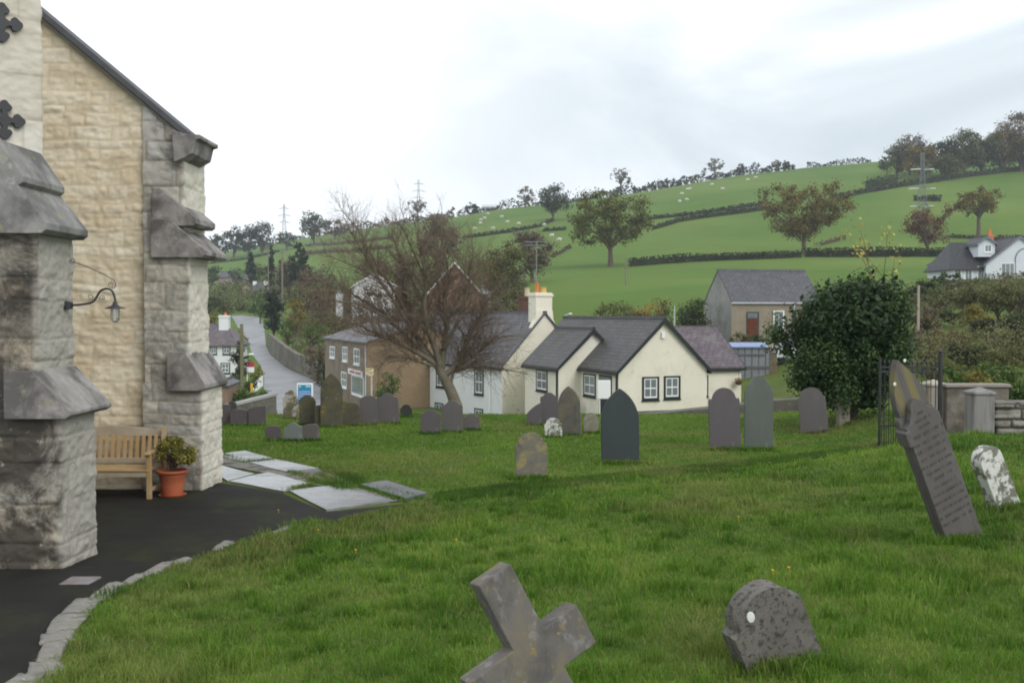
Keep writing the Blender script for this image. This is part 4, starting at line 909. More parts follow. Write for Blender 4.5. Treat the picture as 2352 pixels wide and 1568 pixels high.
for k in range(nb): x = gl+(gr_-gl)*(k+.5)/nb; m.tube([(x, YG, gz+.08), (x, YG, gz+.55)], .007, 5)
m.build('gate_bars', M_iron, gate)
m = MB(); a0 = Vector((gl+.12, YG-.02, gz+.62)); m.tube([a0+Vector((.16*(1-t/26.*.7)*math.cos(t*.35+1.5), 0, .16*(1-t/26.*.7)*math.sin(t*.35+1.5))) for t in range(27)], .009, 5); m.build('gate_scroll', M_iron, gate)
M_pier = masonmat('gatepost_stone', [(.30,.28,.26),(.36,.34,.31)], (.25,.22,.2), stain=(.2,.15,.1), stain_st=.5, stain_scale=1.5, lich=(.45,.4,.25), bs=.3)
def pier(px0, px1, pyt, Y, label, m, roll=.0):
    x0, x1 = X(px0, Y), X(px1, Y); zb = g1((x0+x1)/2, Y)-.15; zt = Z(pyt, Y); w = x1-x0
    t = thing('gate_pier', label, 'gate pier', ((x0+x1)/2, Y+w/2, zb))
    MB().box((x0, Y, zb), (x1, Y+w, zt-.14)).build('shaft', m, t, False, .02)
    cx, cy = (x0+x1)/2, Y+w/2; e = w/2+.02
    MB().add([(cx-e, cy-e, zt-.14), (cx+e, cy-e, zt-.14), (cx+e, cy+e, zt-.14), (cx-e, cy+e, zt-.14), (cx-e, cy-e, zt-.09), (cx+e, cy-e, zt-.09), (cx+e, cy+e, zt-.09), (cx-e, cy+e, zt-.09), (cx, cy, zt)],
      [(3,2,1,0), (0,1,5,4), (1,2,6,5), (2,3,7,6), (3,0,4,7), (4,5,8), (5,6,8), (6,7,8), (7,4,8)]).build('pyramid_cap', m, t, False, .012)
pier(2132, 2177, 872, YG+.35, 'pale square stone gate pier with low pyramid cap beside the iron gate', mat('pale_pier', (.34,.31,.26), (.44,.41,.35), 4, .9, .3, 30, .01, layers=[((.35,.22,.1), 3, .52, .66, .6), ((.12,.11,.1), 2.5, .55, .66, .6)], sc=(3, 3, .3)))
pier(2238, 2288, 890, 19.4, 'grey stone pier with weathered pyramid cap at the end of the dry stone wall', mat('grey_pier', (.19,.18,.175), (.28,.27,.26), 4, .9, .3, 30, .01, layers=[((.1,.09,.085), 2.5, .5, .66, .6)], sc=(3, 3, .3)))
M_rend = mat('rough_brown_render', (.15,.13,.105), (.21,.185,.15), 5, .95, .6, 18, .03, layers=[((.28,.27,.25), 3, .56, .68, .6), ((.08,.07,.055), 2, .52, .64, .6)])
w_ = thing('boundary_wall', 'low rendered brown wall standing behind the stone piers', 'wall', (X(2250, YG+.3), YG+.4, -3))
MB().box((X(2176, YG+.2), YG+.2, -3.0), (X(2320, YG+.2), YG+.5, Z(890, YG+.2))).build('wall_body', M_rend, w_, False, .02)
MB().box((X(2172, YG+.2), YG+.16, Z(890, YG+.2)+.003), (X(2323, YG+.2), YG+.54, Z(882, YG+.2))).build('wall_coping', M_pier, w_, False, .015)
M_dry = masonmat('dry_stone', [(.22,.21,.18),(.30,.28,.25),(.36,.35,.32),(.26,.24,.2)], (.03,.028,.025), stain=(.12,.11,.08), stain_st=.5, stain_scale=2, lich=(.5,.5,.47), bs=.7)
dw = thing('dry_stone_wall', 'dry stone wall of rough grey blocks at the right edge', 'wall', (X(2350, 19.6), 19.6, -2.6))
dl = X(2289, 19.6)
masonry([(dl, 19.9), (dl, 19.55), (dl+5, 18.9)], -2.6, Z(928, 19.6), M_dry, 'stone_courses', dw, res=.02, hr=(.1, .22), wr=(.22, .55), relief=.07, rough=.04, gap=.02, seed=77, wavy=.03)
MB().prism([(dl+.06, 19.62), (dl+5, 18.98), (dl+5, 19.4), (dl+.06, 20.0)], (0, 0, 0), (1, 0, 0), (0, 1, 0), (0, 0, 1), -2.6, Z(928, 19.6)-.02).build('wall_core', M_dry, dw)
cp_ = MB(); x = dl-.05; r4 = random.Random(8)
while x < dl+4.5:
    l = r4.uniform(.35, .7); y = 19.55-(x-dl)*.13; cp_.box((x, y-.06, Z(930, 19.6)+r4.uniform(-.01, .01)), (x+l-.03, y+.45, Z(921, 19.6)+r4.uniform(-.015, .02))); x += l
cp_.build('coping_stones', M_dry, dw, False, .03)
# ------------------------------------------------------------ buildings
def V2(x, y): v = Vector((x, y, 0)); v.normalize(); return v
M_white = mat('white_render', (.66,.68,.68), (.72,.735,.73), .6, .9, .1, 25, .01, layers=[((.52,.53,.5), .7, .55, .75, .4)])
M_cr = mat('cream_render', (.70,.66,.55), (.76,.73,.63), .7, .9, .15, 25, .01, layers=[((.50,.47,.38), .9, .5, .72, .5), ((.40,.38,.30), 3.5, .62, .7, .35)])
M_crs = mat('stained_cream_render', (.70,.66,.54), (.75,.71,.60), .8, .9, .15, 20, .01, layers=[((.22,.2,.14), 2.6, .63, .68, .7)])
M_blk = mat('black_paint', (.016,.02,.02), (.025,.03,.03), 3, .5, .1, 20)
M_wf = mat('white_paint', (.78,.79,.8), (.82,.82,.82), 3, .45, .05, 20)
M_wp = N('window_glass'); M_wp.fin(M_wp.mix(M_wp.noise(M_wp.co(), .9, 3), (.10,.125,.14,1), (.24,.28,.30,1)), .12, spec=.7); M_wp = M_wp.m
M_slA = slatemat('dark_cottage_slate', (.068,.066,.068), (.098,.094,.095), (.045,.05,.018), .5)
M_slP = slatemat('purple_cottage_slate', (.125,.098,.112), (.165,.13,.145), (.20,.19,.18), .5)
M_slG = slatemat('grey_house_slate', (.095,.095,.105), (.13,.125,.14), None, .5)
M_slL = slatemat('pale_wet_slate', (.30,.31,.34), (.38,.39,.42), None, .25)
M_slK = slatemat('black_bungalow_slate', (.045,.045,.05), (.065,.065,.07), None, .5)
M_stone = masonmat('brown_rubble', [(.19,.155,.115)], (.2,.17,.13), stain=(.11,.09,.07))
M_brownw = mat('brown_stone_wall', (.19,.155,.115), (.25,.205,.155), 1.1, .95, .5, 3.2, .05, layers=[((.09,.075,.06), 1, .5, .68, .6)])
M_orangew = mat('ochre_rough_wall', (.21,.15,.09), (.27,.195,.12), 1, .95, .5, 3, .05)
M_cast = mat('grey_roughcast', (.23,.235,.22), (.33,.33,.31), .9, .95, .4, 9, .03, layers=[((.13,.13,.12), .6, .5, .68, .6)])
M_tanw = mat('tan_stonework', (.235,.195,.145), (.29,.245,.19), 1.3, .95, .5, 3.5, .05, layers=[((.36,.33,.28), .5, .6, .66, .7)])
M_brick = mat('brown_brick', (.19,.12,.085), (.24,.155,.11), 2, .9, .3, 12, .02)
M_red = mat('orange_pot', (.55,.16,.06), (.6,.2,.08), 3, .8, .1, 20)
M_pole = mat('weathered_pole', (.16,.14,.12), (.22,.2,.17), 3, .9, .3, 20)
M_galv = mat('galvanised_steel', (.42,.44,.46), (.5,.52,.54), 3, .45, .1, 20)
def window(par, P, g, n, s0, s1, z0, z1, dark=True, cols=2, rows=2, name='window', m_s=None):
    if s0 > s1: s0, s1 = s1, s0
    b = .11 if dark else .05; kk = min(1, (s1-s0)/.9)
    b *= kk
    w = MB()
    for (a0, a1, c0, c1) in [(s0, s1, z0, z0+b), (s0, s1, z1-b*.8, z1), (s0, s0+b, z0+b, z1-b*.8), (s1-b, s1, z0+b, z1-b*.8)]: w.obox(P, g, n, a0, a1, c0, c1, -.03, .035)
    w = w.build(name, m_s or (M_blk if dark else M_wf), par)
    a0, a1, c0, c1 = s0+b, s1-b, z0+b, z1-b*.8; f = MB(); t = .055*kk
    for (p0, p1, q0, q1) in [(a0, a1, c0, c0+t*1.4), (a0, a1, c1-t, c1), (a0, a0+t, c0+t*1.4, c1-t), (a1-t, a1, c0+t*1.4, c1-t)]: f.obox(P, g, n, p0, p1, q0, q1, -.02, .022)
    for i in range(1, cols): x = a0+(a1-a0)*i/cols; f.obox(P, g, n, x-t*.4, x+t*.4, c0+t*1.4, c1-t, -.02, .016)
    for i in range(1, rows): z = c0+(c1-c0)*i/rows; f.obox(P, g, n, a0+t, a1-t, z-t*.55, z+t*.55, -.02, .02)
    f.build('frame', M_wf, w)
    MB().obox(P, g, n, a0, a1, c0, c1, -.02, .008).build('pane', M_wp, w)
    if dark: MB().obox(P, g, n, s0-.03, s1+.03, z0-.06, z0-.003, -.02, .07).build('sill', M_blk, w)
    else: MB().obox(P, g, n, s0-.05, s1+.05, z0-.07, z0-.003, -.02, .08).build('sill', M_wf, w)
    return w
def wpx(par, P, g, n, x0, x1, y0, y1, **kw):
    sa, sb = toward(P, g, x0), toward(P, g, x1); Y = P.y+g[1]*(sa+sb)/2
    return window(par, P, g, n, sa, sb, Z(y1, Y), Z(y0, Y), **kw)
def house(par, P, g, b, Wd, L, zb, ze, zr, mw, mr, oh=.18, barge=None, hip=0, hip2=0, vo=.15, mg=None):
    P = Vector((P.x, P.y, 0)); g, b = Vector(g), Vector(b); up = Vector((0, 0, 1))
    zr0 = ze if hip else zr
    if hip or hip2:
        MB().prism([(0, zb), (Wd, zb), (Wd, ze), (0, ze)], P, g, up, b, 0, L).build('walls', mw, par)
        q = oh*(zr-ze)/(Wd/2); e = ze-q
        def pt(s, t, z): v = P+g*s+b*t; return (v.x, v.y, z)
        h1, h2 = (hip or -vo), (hip2 or -vo); o1, o2 = (oh if hip else vo), (oh if hip2 else vo)
        vs = [pt(-oh, -o1, e), pt(Wd+oh, -o1, e), pt(Wd+oh, L+o2, e), pt(-oh, L+o2, e), pt(Wd/2, h1, zr), pt(Wd/2, L-h2, zr)]
        vs += [(x, y, z-.1) for x, y, z in vs[:4]]
        MB().add(vs, [(0, 1, 4), (1, 2, 5, 4), (2, 3, 5), (3, 0, 4, 5), (6, 7, 1, 0), (7, 8, 2, 1), (8, 9, 3, 2), (9, 6, 0, 3), (9, 8, 7, 6)]).build('roof', mr, par)
        return
    MB().prism([(0, zb), (Wd, zb), (Wd, ze), (Wd/2, zr-.02), (0, ze)], P, g, up, b, .0, L).build('walls', mw, par)
    if mg: MB().prism([(0, zb), (Wd, zb), (Wd, ze), (Wd/2, zr-.02), (0, ze)], P, g, up, b, -.025, -.003).build('gable_face', mg, par)
    q = (zr-ze)/(Wd/2)
    th = .13
    rf = MB()
    rf.prism([(-oh, ze-oh*q+.02), (Wd/2, zr+.02), (Wd/2, zr+th+.02), (-oh, ze-oh*q+th)], P, g, up, b, -vo, L+vo)
    rf.prism([(Wd+oh, ze-oh*q+.02), (Wd/2+.003, zr+.02), (Wd/2+.003, zr+th+.02), (Wd+oh, ze-oh*q+th)], P, g, up, b, -vo, L+vo)
    rf.build('roof', mr, par)
    MB().prism([(Wd/2-.12, zr+.06), (Wd/2+.12, zr+.06), (Wd/2+.1, zr+th+.09), (Wd/2-.1, zr+th+.09)], P, g, up, b, -vo-.01, L+vo+.01).build('ridge_tiles', mr, par)
    if barge:
        for sgn in (0, 1):
            A_ = [(-oh-.02, ze-oh*q-.08), (Wd/2, zr-.12), (Wd/2, zr+th+.01), (-oh-.02, ze-oh*q+th-.01)]
            if sgn: A_ = [(Wd-x, z) for x, z in A_]; A_ = [(x+.004 if x == Wd/2 else x, z) for x, z in A_]
            MB().prism(A_, P, g, up, b, -vo-.05, -vo-.003).build('bargeboard', barge, par)
            x0 = -oh if not sgn else Wd+oh-.0
            MB().prism([(x0-.06, ze-oh*q-.08), (x0+.06, ze-oh*q-.08), (x0+.06, ze-oh*q+.04), (x0-.06, ze-oh*q+.04)], P, g, up, b, -vo+.01, L+vo).build('gutter', barge, par)
def chim(par, c, w, d, z0, z1, m, pots=(), g=(1, 0)):
    g = V2(g[0], g[1]); n = Vector((g.y, -g.x, 0)); c = Vector((c[0], c[1], 0))
    k = MB(); k.obox(c, g, n, -w/2, w/2, z0, z1, -d/2, d/2); k.obox(c, g, n, -w/2-.06, w/2+.06, z1-.22, z1-.08, -d/2-.06, d/2+.06)
    k = k.build('chimney', m, par)
    for (s, r_, h, mm) in pots:
        p = c+g*s; MB().lathe([(r_*1.1, 0), (r_, .05), (r_*.85, h*.85), (r_, h*.88), (r_, h), (0, h)], (p.x, p.y, z1), 10).build('chimney_pot', mm, k)
# white two storey house
g, b = V2(.84, .545), V2(-.545, .84); A = Vector((X(1153, 62), 62, 0)); wh = thing('white_house', 'long white two storey house with slate roof behind the bare tree', 'house', (A.x, A.y, -8.2))
LW = toward(A, b, 912); WW = 2*toward(A, g, 1250); zeW, zrW = Z(842, 62)+.0, Z(722, 64)
house(wh, A, g, b, WW, LW, -8.3, zeW, zrW, M_white, M_slG, .2, None, mg=M_crs)
for (x0, x1, y0, y1) in [(1090, 1111, 848, 907), (1002, 1021, 839, 890), (934, 949, 829, 879), (932, 947, 909, 948), (999, 1018, 925, 972), (1090, 1110, 938, 992)]: wpx(wh, A, b, -g, x0, x1, y0, y1)
MB().obox(A, b, -g, toward(A, b, 1127)-.04, toward(A, b, 1127)+.04, -8, zeW, .02, .1).build('drainpipe', M_wf, wh)
MB().obox(A, b, -g, -.1, LW+.1, zeW-.22, zeW-.08, .12, .24).build('gutter', M_blk, wh)
ca = A+g*(WW/2)+b*.42
chim(wh, ca, 1.2, .8, zrW-1.4, Z(672, 63.5), M_crs, [(-.25, .13, .62, M_red), (.22, .2, .35, mat('yellow_cowl', (.55,.36,.12), (.6,.42,.16)))], g)
MB().prism([(WW/2-1.15, zrW-1.2), (WW/2+1.15, zrW-1.2), (WW/2+.66, zrW-.3), (WW/2+.6, zrW+.25), (WW/2-.6, zrW+.25), (WW/2-.66, zrW-.3)], A, g, (0, 0, 1), b, -.03, .3).build('chimney_breast', M_crs, wh)
# dark brick stack with a cream pot on a roof hidden behind
bc = Vector((X(1209, 75), 75, 0)); t = thing('brick_chimney_house', 'dark brick chimney stack with cream pot rising behind the white house roof', 'house', (bc.x, 78, -6)); house(t, Vector((bc.x-4, 74, 0)), V2(1, .1), V2(-.1, 1), 7, 7, -7, -2.2, -.6, M_brownw, M_slG)
chim(t, (bc.x, 77.4), 1.1, 1.0, -2.4, Z(680, 77.4), mat('dark_brick', (.085,.045,.035), (.12,.065,.05), 4, .9, .3, 14), [(.1, .2, .6, mat('cream_pot', (.55,.45,.28), (.6,.5,.33)))])
# cream cottages
g, b = V2(.935, .355), V2(-.355, .935); P = Vector((X(1421, 52), 52, 0)); W1 = 2*toward(P, g, 1524)
ct = thing('cream_cottage', 'low cream cottage with steep black edged gable and slate roofs', 'house', (P.x, P.y, -5.3))
zeC, zrC = Z(851, 52), Z(736, 52.9); LC = 12.3
house(ct, P, g, b, W1, LC, -6.2, zeC, zrC, M_cr, M_slA, .16, M_blk)
MB().obox(P, g, -b, -.01, W1+.01, -6.2, Z(946, 52), .003, .06).build('plinth', mat('dark_plinth', (.06,.06,.05), (.1,.1,.09)), ct)
wpx(ct, P, g, -b, 1475, 1514, 865, 919); wpx(ct, P, g, -b, 1525, 1563, 863, 916)
s_ = toward(P, g, 1522); o = MB().obox(P, g, -b, s_-.09, s_+.09, Z(777, 53), Z(763, 53), .0, .1).build('alarm_box', M_wf, ct, False, .02)
wpx(ct, P, b, -g, 1341, 1369, 858, 911)
sa = toward(P, b, 1377); sb = toward(P, b, 1406); dd = MB().obox(P, b, -g, sb, sa, -5.2, Z(860, 54), -.02, .03).build('door', M_blk, ct)
MB().obox(P, b, -g, sb+.14, sa-.14, Z(870, 54)-.0, Z(864, 54), .03, .045).build('fanlight', M_wp, dd)
for pxp in (1419.0,): MB().obox(P, b, -g, .06, .14, -5.2, zeC-.1, .02, .1).build('drainpipe', M_blk, ct)
Mp = P+b*toward(P, b, 1333); Ps = Mp-g*(-toward(Mp, g, 1283)); Wsm = 2*toward(Ps, g, 1361); Lsm = toward(Ps, b, 1206)
zeS, zrS = Z(844, Ps.y), Z(760, Ps.y+.7)
house(ct, Ps, g, b, Wsm, Lsm, -6.2, zeS, zrS, M_cr, M_slA, .16, M_blk); wpx(ct, Ps, b, -g, 1232, 1258, 849, 899)
MB().obox(Ps, b, -g, .06, .14, -5.2, zeS-.1, .02, .1).build('drainpipe', M_blk, ct)
Q = P+g*W1+b*1.2; Lq = toward(Q, g, 1703); half = 2.7; Qr = Q+g*Lq
zeQ, zrQ = Z(842, Qr.y), Z(757, Qr.y+2)
rw = Vector(Qr); house(ct, rw, b, -g, half*2, Lq+1.6, -6.2, zeQ, zrQ, M_cr, M_slP, .16, M_blk)
wpx(ct, Q, g, -b, 1606, 1627, 862, 911)
hb_ = Q+g*toward(Q, g, 1690)-b*.3; t = thing('hanging_basket', 'dark hanging basket of plants on the cream cottage end', 'hanging basket', (hb_.x, hb_.y, Z(885, hb_.y)))
MB().lathe([(0, -.16), (.14, -.1), (.2, .02), (.18, .03), (0, .0)], (hb_.x, hb_.y, Z(878, hb_.y)), 12).build('basket', mat('moss_liner', (.06,.04,.025), (.1,.06,.04)), t, True)
V, Fq, cc = cloud([(hb_.x, hb_.y, Z(875, hb_.y))], [.22], 160, .07, rng); npmesh('flowers', V, Fq, leafmat('basket_leaf', (.05,.05,.02), (.2,.12,.04), (.35,.25,.08)), t, cc)
MB().tube([(hb_.x, hb_.y, Z(878, hb_.y)), (hb_.x, hb_.y, Z(848, hb_.y)), (hb_.x+b.x*.3, hb_.y+b.y*.3, Z(848, hb_.y))], .012, 4).build('bracket', M_iron, t)
# white notice case in front of the cottage door
q = Vector((X(1388, 49), 49, 0)); t = thing('notice_case', 'blank white notice case standing by the cottage side door', 'notice board', (q.x, q.y, g1(q.x, q.y)))
nb_ = V2(-.3, 1); MB().box((X(1373, 49), 49, Z(916, 49)), (X(1403, 49), 49.1, Z(873, 49))).build('case', M_wf, t, False, .02)
for xx in (1378, 1398): MB().tube([(X(xx, 49), 49.05, -5.6), (X(xx, 49), 49.05, Z(914, 49))], .025, 6).build('post', M_wf, t)
q = thing('meter_box', 'small pale blue meter box low on the cottage side wall', 'meter box', (X(1326, 56), 56, -5.3)); MB().box((X(1322, 55.5), 55.5, Z(942, 55.5)), (X(1332, 55.5), 55.7, Z(924, 55.5))).build('box_body', mat('pale_blue_box', (.4,.46,.52), (.45,.5,.55)), q, False, .02); MB().box((X(1324, 55.5), 55.48, Z(938, 55.5)), (X(1330, 55.5), 55.497, Z(928, 55.5))).build('box_door', mat('grey_box_door', (.25,.28,.3), (.3,.32,.35)), q)
# low wall along the churchyard edge
M_low = mat('dark_rubble_wall', (.10,.095,.08), (.17,.16,.135), 2, .95, .7, 6, .06, layers=[((.28,.27,.25), 4, .6, .68, .6), ((.06,.07,.03), 2, .5, .62, .6)])
t = thing('edge_wall', 'low dark rubble wall along the churchyard edge below the cream cottage', 'wall', (X(1640, 34.4), 34.4, -3.6))
m = MB(); pv_ = [(1455, 953), (1520, 949), (1570, 944), (1627, 938), (1700, 930), (1790, 919), (1845, 917), (1900, 915)]
for (a, ya), (c, yc) in zip(pv_[:-1], pv_[1:]):
    Y1, Y2 = 34.3, 34.3; vs = []
    for (px_, py_) in ((a, ya), (c, yc)): vs += [(X(px_, 34.2), 34.2, -4.4), (X(px_, 34.2), 34.2, Z(py_, 34.2)), (X(px_, 34.2), 34.7, Z(py_, 34.2)+.02), (X(px_, 34.2), 34.7, -4.4)]
    m.add(vs, [(0, 4, 5, 1), (1, 5, 6, 2), (2, 6, 7, 3), (0, 1, 2, 3), (7, 6, 5, 4)])
m.build('wall_courses', M_low, t)
# stone bungalow on the right
f_, bk_ = V2(.985, .17), V2(-.17, .985); P = Vector((X(1681, 83), 83, 0)); Lb = 0
t = thing('stone_bungalow', 'old tan stone bungalow with grey slate roof and red brown door', 'house', (P.x, P.y, -2))
zeB, zrB = Z(694, 83), Z(624, 86); Wb = 6.2; pm = P+bk_*(Wb/2); Lb = toward(pm, f_, 1846)
house(t, P, bk_, f_, Wb, Lb, -3.5, zeB, zrB, M_tanw, M_slG, .15, None, vo=.06, mg=M_cast)
sa, sb = toward(P, f_, 1714), toward(P, f_, 1743)
dd = MB().obox(P, f_, -bk_, sa, sb, -2.6, Z(716, 83.5), -.02, .03).build('door_case', mat('dark_green_paint', (.04,.05,.045), (.06,.07,.06)), t)
MB().obox(P, f_, -bk_, sa+.1, sb-.14, -2.6, Z(731, 83.5), .0, .045).build('door', mat('red_brown_door', (.10,.028,.015), (.13,.038,.02)), dd)
MB().obox(P, f_, -bk_, sa+.1, sb-.14, Z(730, 83.5), Z(719, 83.5), .0, .04).build('fanlight', M_wp, dd)
wpx(t, P, f_, -bk_, 1776, 1801, 713, 758, dark=False, rows=1)
MB().tube([Vector((P.x, P.y, 0))+f_*toward(P, f_, 1823)-bk_*.1+Vector((0, 0, z)) for z in (-2, zeB)], .06, 6).build('drainpipe', M_galv, t)
MB().obox(P, f_, -bk_, -.1, Lb+.1, zeB-.12, zeB-.0, .1, .2).build('gutter', M_galv, t)
# grey panelled shelter with blue roof edge
Yq = 66; x0, x1 = X(1672, Yq), X(1767, Yq); zt, zb_ = Z(798, Yq), -5.2
t = thing('panelled_shed', 'grey panelled shed with pale blue roof and brown slatted end', 'shed', ((x0+x1)/2, Yq, zb_))
m_gp = mat('grey_steel_panel', (.17,.18,.20), (.22,.23,.25), 1, .5, .1, 12)
MB().box((x0, Yq, zb_), (x1, Yq+3, zt)).build('wall_panels', m_gp, t)
m = MB()
for k in range(6): x = x0+(x1-x0)*(k+.5)/6; m.box((x-.02, Yq-.03, zb_+.01), (x+.02, Yq-.001, zt-.01))
m.box((x0, Yq-.05, Z(817, Yq)), (x1-.25, Yq-.031, Z(813, Yq))); m.box((x0, Yq-.05, Z(847, Yq)), (x1-.02, Yq-.031, Z(841, Yq))); m.build('ribs', mat('dark_rib', (.09,.09,.09), (.12,.12,.12)), t)
MB().prism([(-.15, zt+.0), (-.15, zt+.08), (.0, zt+.16), (3, zt+.25), (3, zt+.0)], (x0-.1, Yq, 0), (0, 1, 0), (0, 0, 1), (1, 0, 0), 0, x1-x0+.5).build('roof', mat('pale_blue_sheet', (.22,.30,.50), (.28,.35,.54), 1, .35), t)
MB().prism([(x1-.2, zt-.0), (x1+.3, zt-.0), (x1+.42, zt+.07), (x1+.4, zt+.18), (x1-.2, zt+.18)], (0, Yq, 0), (1, 0, 0), (0, 0, 1), (0, 1, 0), -.2, -.152).build('roof_end', mat('cream_trim', (.6,.52,.42), (.65,.56,.46)), t)
m = MB(); m_sl = mat('brown_slats', (.16,.115,.08), (.22,.16,.12), 3, .8)
for k in range(5): m.box((x1+.01+k*.1, Yq-.02, Z(878, Yq)), (x1+.07+k*.1, Yq+.04, zt-.02))
m.box((x1, Yq-.04, Z(880, Yq)), (x1+.5, Yq+.03, Z(876, Yq))); m.build('slatted_end', m_sl, t)
# cars
def car(px, Y, zoff, rz, colour, label, scale=1.):
    p = gat(px, Y); p.z += zoff; t = thing('parked_car', label, 'car', p); mC = mat('car_paint', colour, colour, 3, .3, 0, 10, spec=.6); Rz = Matrix.Rotation(rz, 4, 'Z')
    def put(o): o.parent = t; o.matrix_local = Rz; return o
    body_ = [(-2.0, .3), (-2.05, .6), (-1.95, .82), (-1.25, .92), (-1.0, .94), (1.15, .95), (1.95, .88), (2.02, .6), (2.0, .3)]
    put(MB().prism(body_, (0, 0, 0), (1, 0, 0), (0, 0, 1), (0, 1, 0), -.83, .83).build('body', mC, None, False, .08, (0, 0, 0)))
    put(MB().add([(-1.25, -.78, .93), (1.5, -.78, .93), (1.5, .78, .93), (-1.25, .78, .93), (-.55, -.62, 1.42), (1.05, -.62, 1.42), (1.05, .62, 1.42), (-.55, .62, 1.42)], [(3,2,1,0),(4,5,6,7),(0,1,5,4),(1,2,6,5),(2,3,7,6),(3,0,4,7)]).build('cabin_glass', M_wp, None, False, .05, (0, 0, 0)))
    put(MB().box((-.6, -.6, 1.40), (1.08, .6, 1.47)).build('roof_panel', mC, None, False, .04, (0, 0, 0)))
    mt = mat('tyre', (.015,.015,.016), (.02,.02,.02)); mh = mat('lamp_lens', (.7,.7,.72), (.75,.75,.75), 3, .2)
    for sx in (-1.3, 1.3):
        for sy in (-.8, .66): w = put(MB().tube([(sx, sy, .32), (sx, sy+.16, .32)], .32, 16).build('wheel', mt, None, False, .02, (0, 0, 0)))
    for sy in (-.7, .4): put(MB().box((-2.07, sy, .62), (-1.98, sy+.3, .76)).build('headlight', mh, None, False, .02, (0, 0, 0)))
    return t
car(1815, 70, .0, R(25), (.55, .58, .6), 'pale silver car partly hidden by the evergreen bush beside the shed')
car(884, 112, .1, R(80), (.5, .03, .02), 'red car glimpsed through the branches below the pale house')
# white dormer house on the hill
YH = 118.; g, b = V2(1, .03), V2(-.03, 1); P = Vector((X(2263, YH), YH, 0)); zbH = Z(652, YH)-1.5
t = thing('dormer_house', 'white hillside house with black slate roofs, dormer and big gable', 'house', (P.x, P.y, zbH))
mh = mat('white_pebbledash', (.55,.58,.64), (.62,.65,.70), 1, .9, .2, 14, .02)
mhb = mat('grey_barge', (.15,.165,.2), (.2,.22,.25))
zeH, zrH = Z(606, YH), Z(545, YH); house(t, P, g, b, 7.6, 9, zbH, zeH, zrH, mh, M_slK, .3, mhb)
wpx(t, P, g, -b, 2297, 2329, 604, 643, dark=False, cols=3, rows=1)
m = MB(); c0 = P+g*toward(P, g, 2357); 
for k in range(12): a0_, a1_ = R(90+k*7.5), R(97.5+k*7.5); m.prism([(1.3*math.cos(a0_), 1.3*math.sin(a0_)), (1.3*math.cos(a1_), 1.3*math.sin(a1_)), (1.42*math.cos(a1_), 1.42*math.sin(a1_)), (1.42*math.cos(a0_), 1.42*math.sin(a0_))], (c0.x, c0.y-.1, Z(597, YH)), (1, 0, 0), (0, 0, 1), (0, 1, 0), 0, .06)
m.obox(P, g, -b, toward(P, g, 2329), toward(P, g, 2329)+.1, Z(643, YH), Z(597, YH), 0, .06); m.build('arch_moulding', mhb, t)
P2 = Vector((X(2184, YH+.6), YH+.6, 0)); Pr = P2+g*5.6; zeL, zrL = Z(612, YH), Z(556, YH+3)
house(t, Pr, b, -g, 6.4, 5.6, zbH, zeL, zrL, mh, M_slK, .35, mhb, hip2=1.2)
P3 = P2+g*2.7-b*.3
wpx(t, P2, g, -b, 2243, 2262, 612, 648, dark=False, cols=2, rows=1); wpx(t, P2, g, -b, 2190, 2207, 616, 640, dark=False, cols=2, rows=1); wpx(t, P2, g, -b, 2214, 2232, 616, 645, dark=False, cols=2, rows=1)
Pd = Vector((X(2245, YH+.8), YH+.8, 0)); house(t, Pd, g, b, 1.9, 3.5, Z(590, YH+.8), Z(559, YH+.8), Z(545, YH+.8), mh, M_slK, .25, mhb, vo=.2)
wpx(t, Pd, g, -b, 2259, 2276, 562, 580, dark=False, cols=2, rows=1)
Pl = Vector((X(2172, YH+5), YH+5, 0)); house(t, Pl+g*6, b, -g, 4.5, 6, zbH, Z(601, YH+5), Z(578, YH+7), mh, M_slK, .3, hip2=1)
chim(t, (X(2271, YH+6), YH+6), .7, .6, zrH-1.2, Z(540, YH+6), M_red, [(0, .16, .7, M_red)])
# white cottage left of the road
YL = 104.; g, b = V2(-.05, 1), V2(-1, -.02); P = Vector((X(541, YL), YL, 0)); t = thing('roadside_cottage', 'white two storey cottage with purple slate roof beside the winding road', 'house', (P.x, YL, -7))
house(t, P, g, b, 5.6, 9, -7.5, Z(788, YL), Z(743, YL+2.8), M_white, M_slP, .3, None, hip=1.5)
for w_ in [(511, 529, 789, 814), (506, 528, 833, 858)]: wpx(t, P, b, -g, *w_)
chim(t, (X(516, YL+2.2), YL+2.2), .95, .8, Z(760, YL), Z(724, YL+2.2), M_white, [(.1, .15, .3, M_red)])
wpx(t, P, b, -g, 482, 498, 789, 814)
# brown shop building
g, b = V2(.94, .35), V2(-.35, .94); P = Vector((X(842, 68), 68, 0)); Lp = toward(P, b, 746)
t = thing('brown_shop', 'brown stone building with white shop front seen through the tree', 'house', (P.x, P.y, -6.8))
house(t, P, g, b, 7.2, Lp, -7.4, Z(789, 68), Z(748, 70), M_brownw, M_slG, .15, None, mg=M_orangew)
for w_ in [(758, 769, 795, 822), (787, 798, 796, 830), (813, 826, 800, 837), (784, 796, 854, 890)]: wpx(t, P, b, -g, *w_, dark=False)
sa, sb = toward(P, b, 836), toward(P, b, 808); dd = MB().obox(P, b, -g, sa, sb, Z(915, 69), Z(866, 69), -.02, .05).build('shop_front', M_wf, t)
MB().obox(P, b, -g, sa+.15, sb-.2, Z(908, 69), Z(869, 69), .04, .062).build('display_glass', M_wp, dd)
sa, sb = toward(P, b, 836.5), toward(P, b, 804); z0_, z1_ = Z(865, 69), Z(852.5, 69)
sg = MB().obox(P, b, -g, sa, sb, z0_, z1_, .06, .16).build('sign_board', M_wf, t)
m = MB(); r5 = random.Random(2); x_ = sb-.6
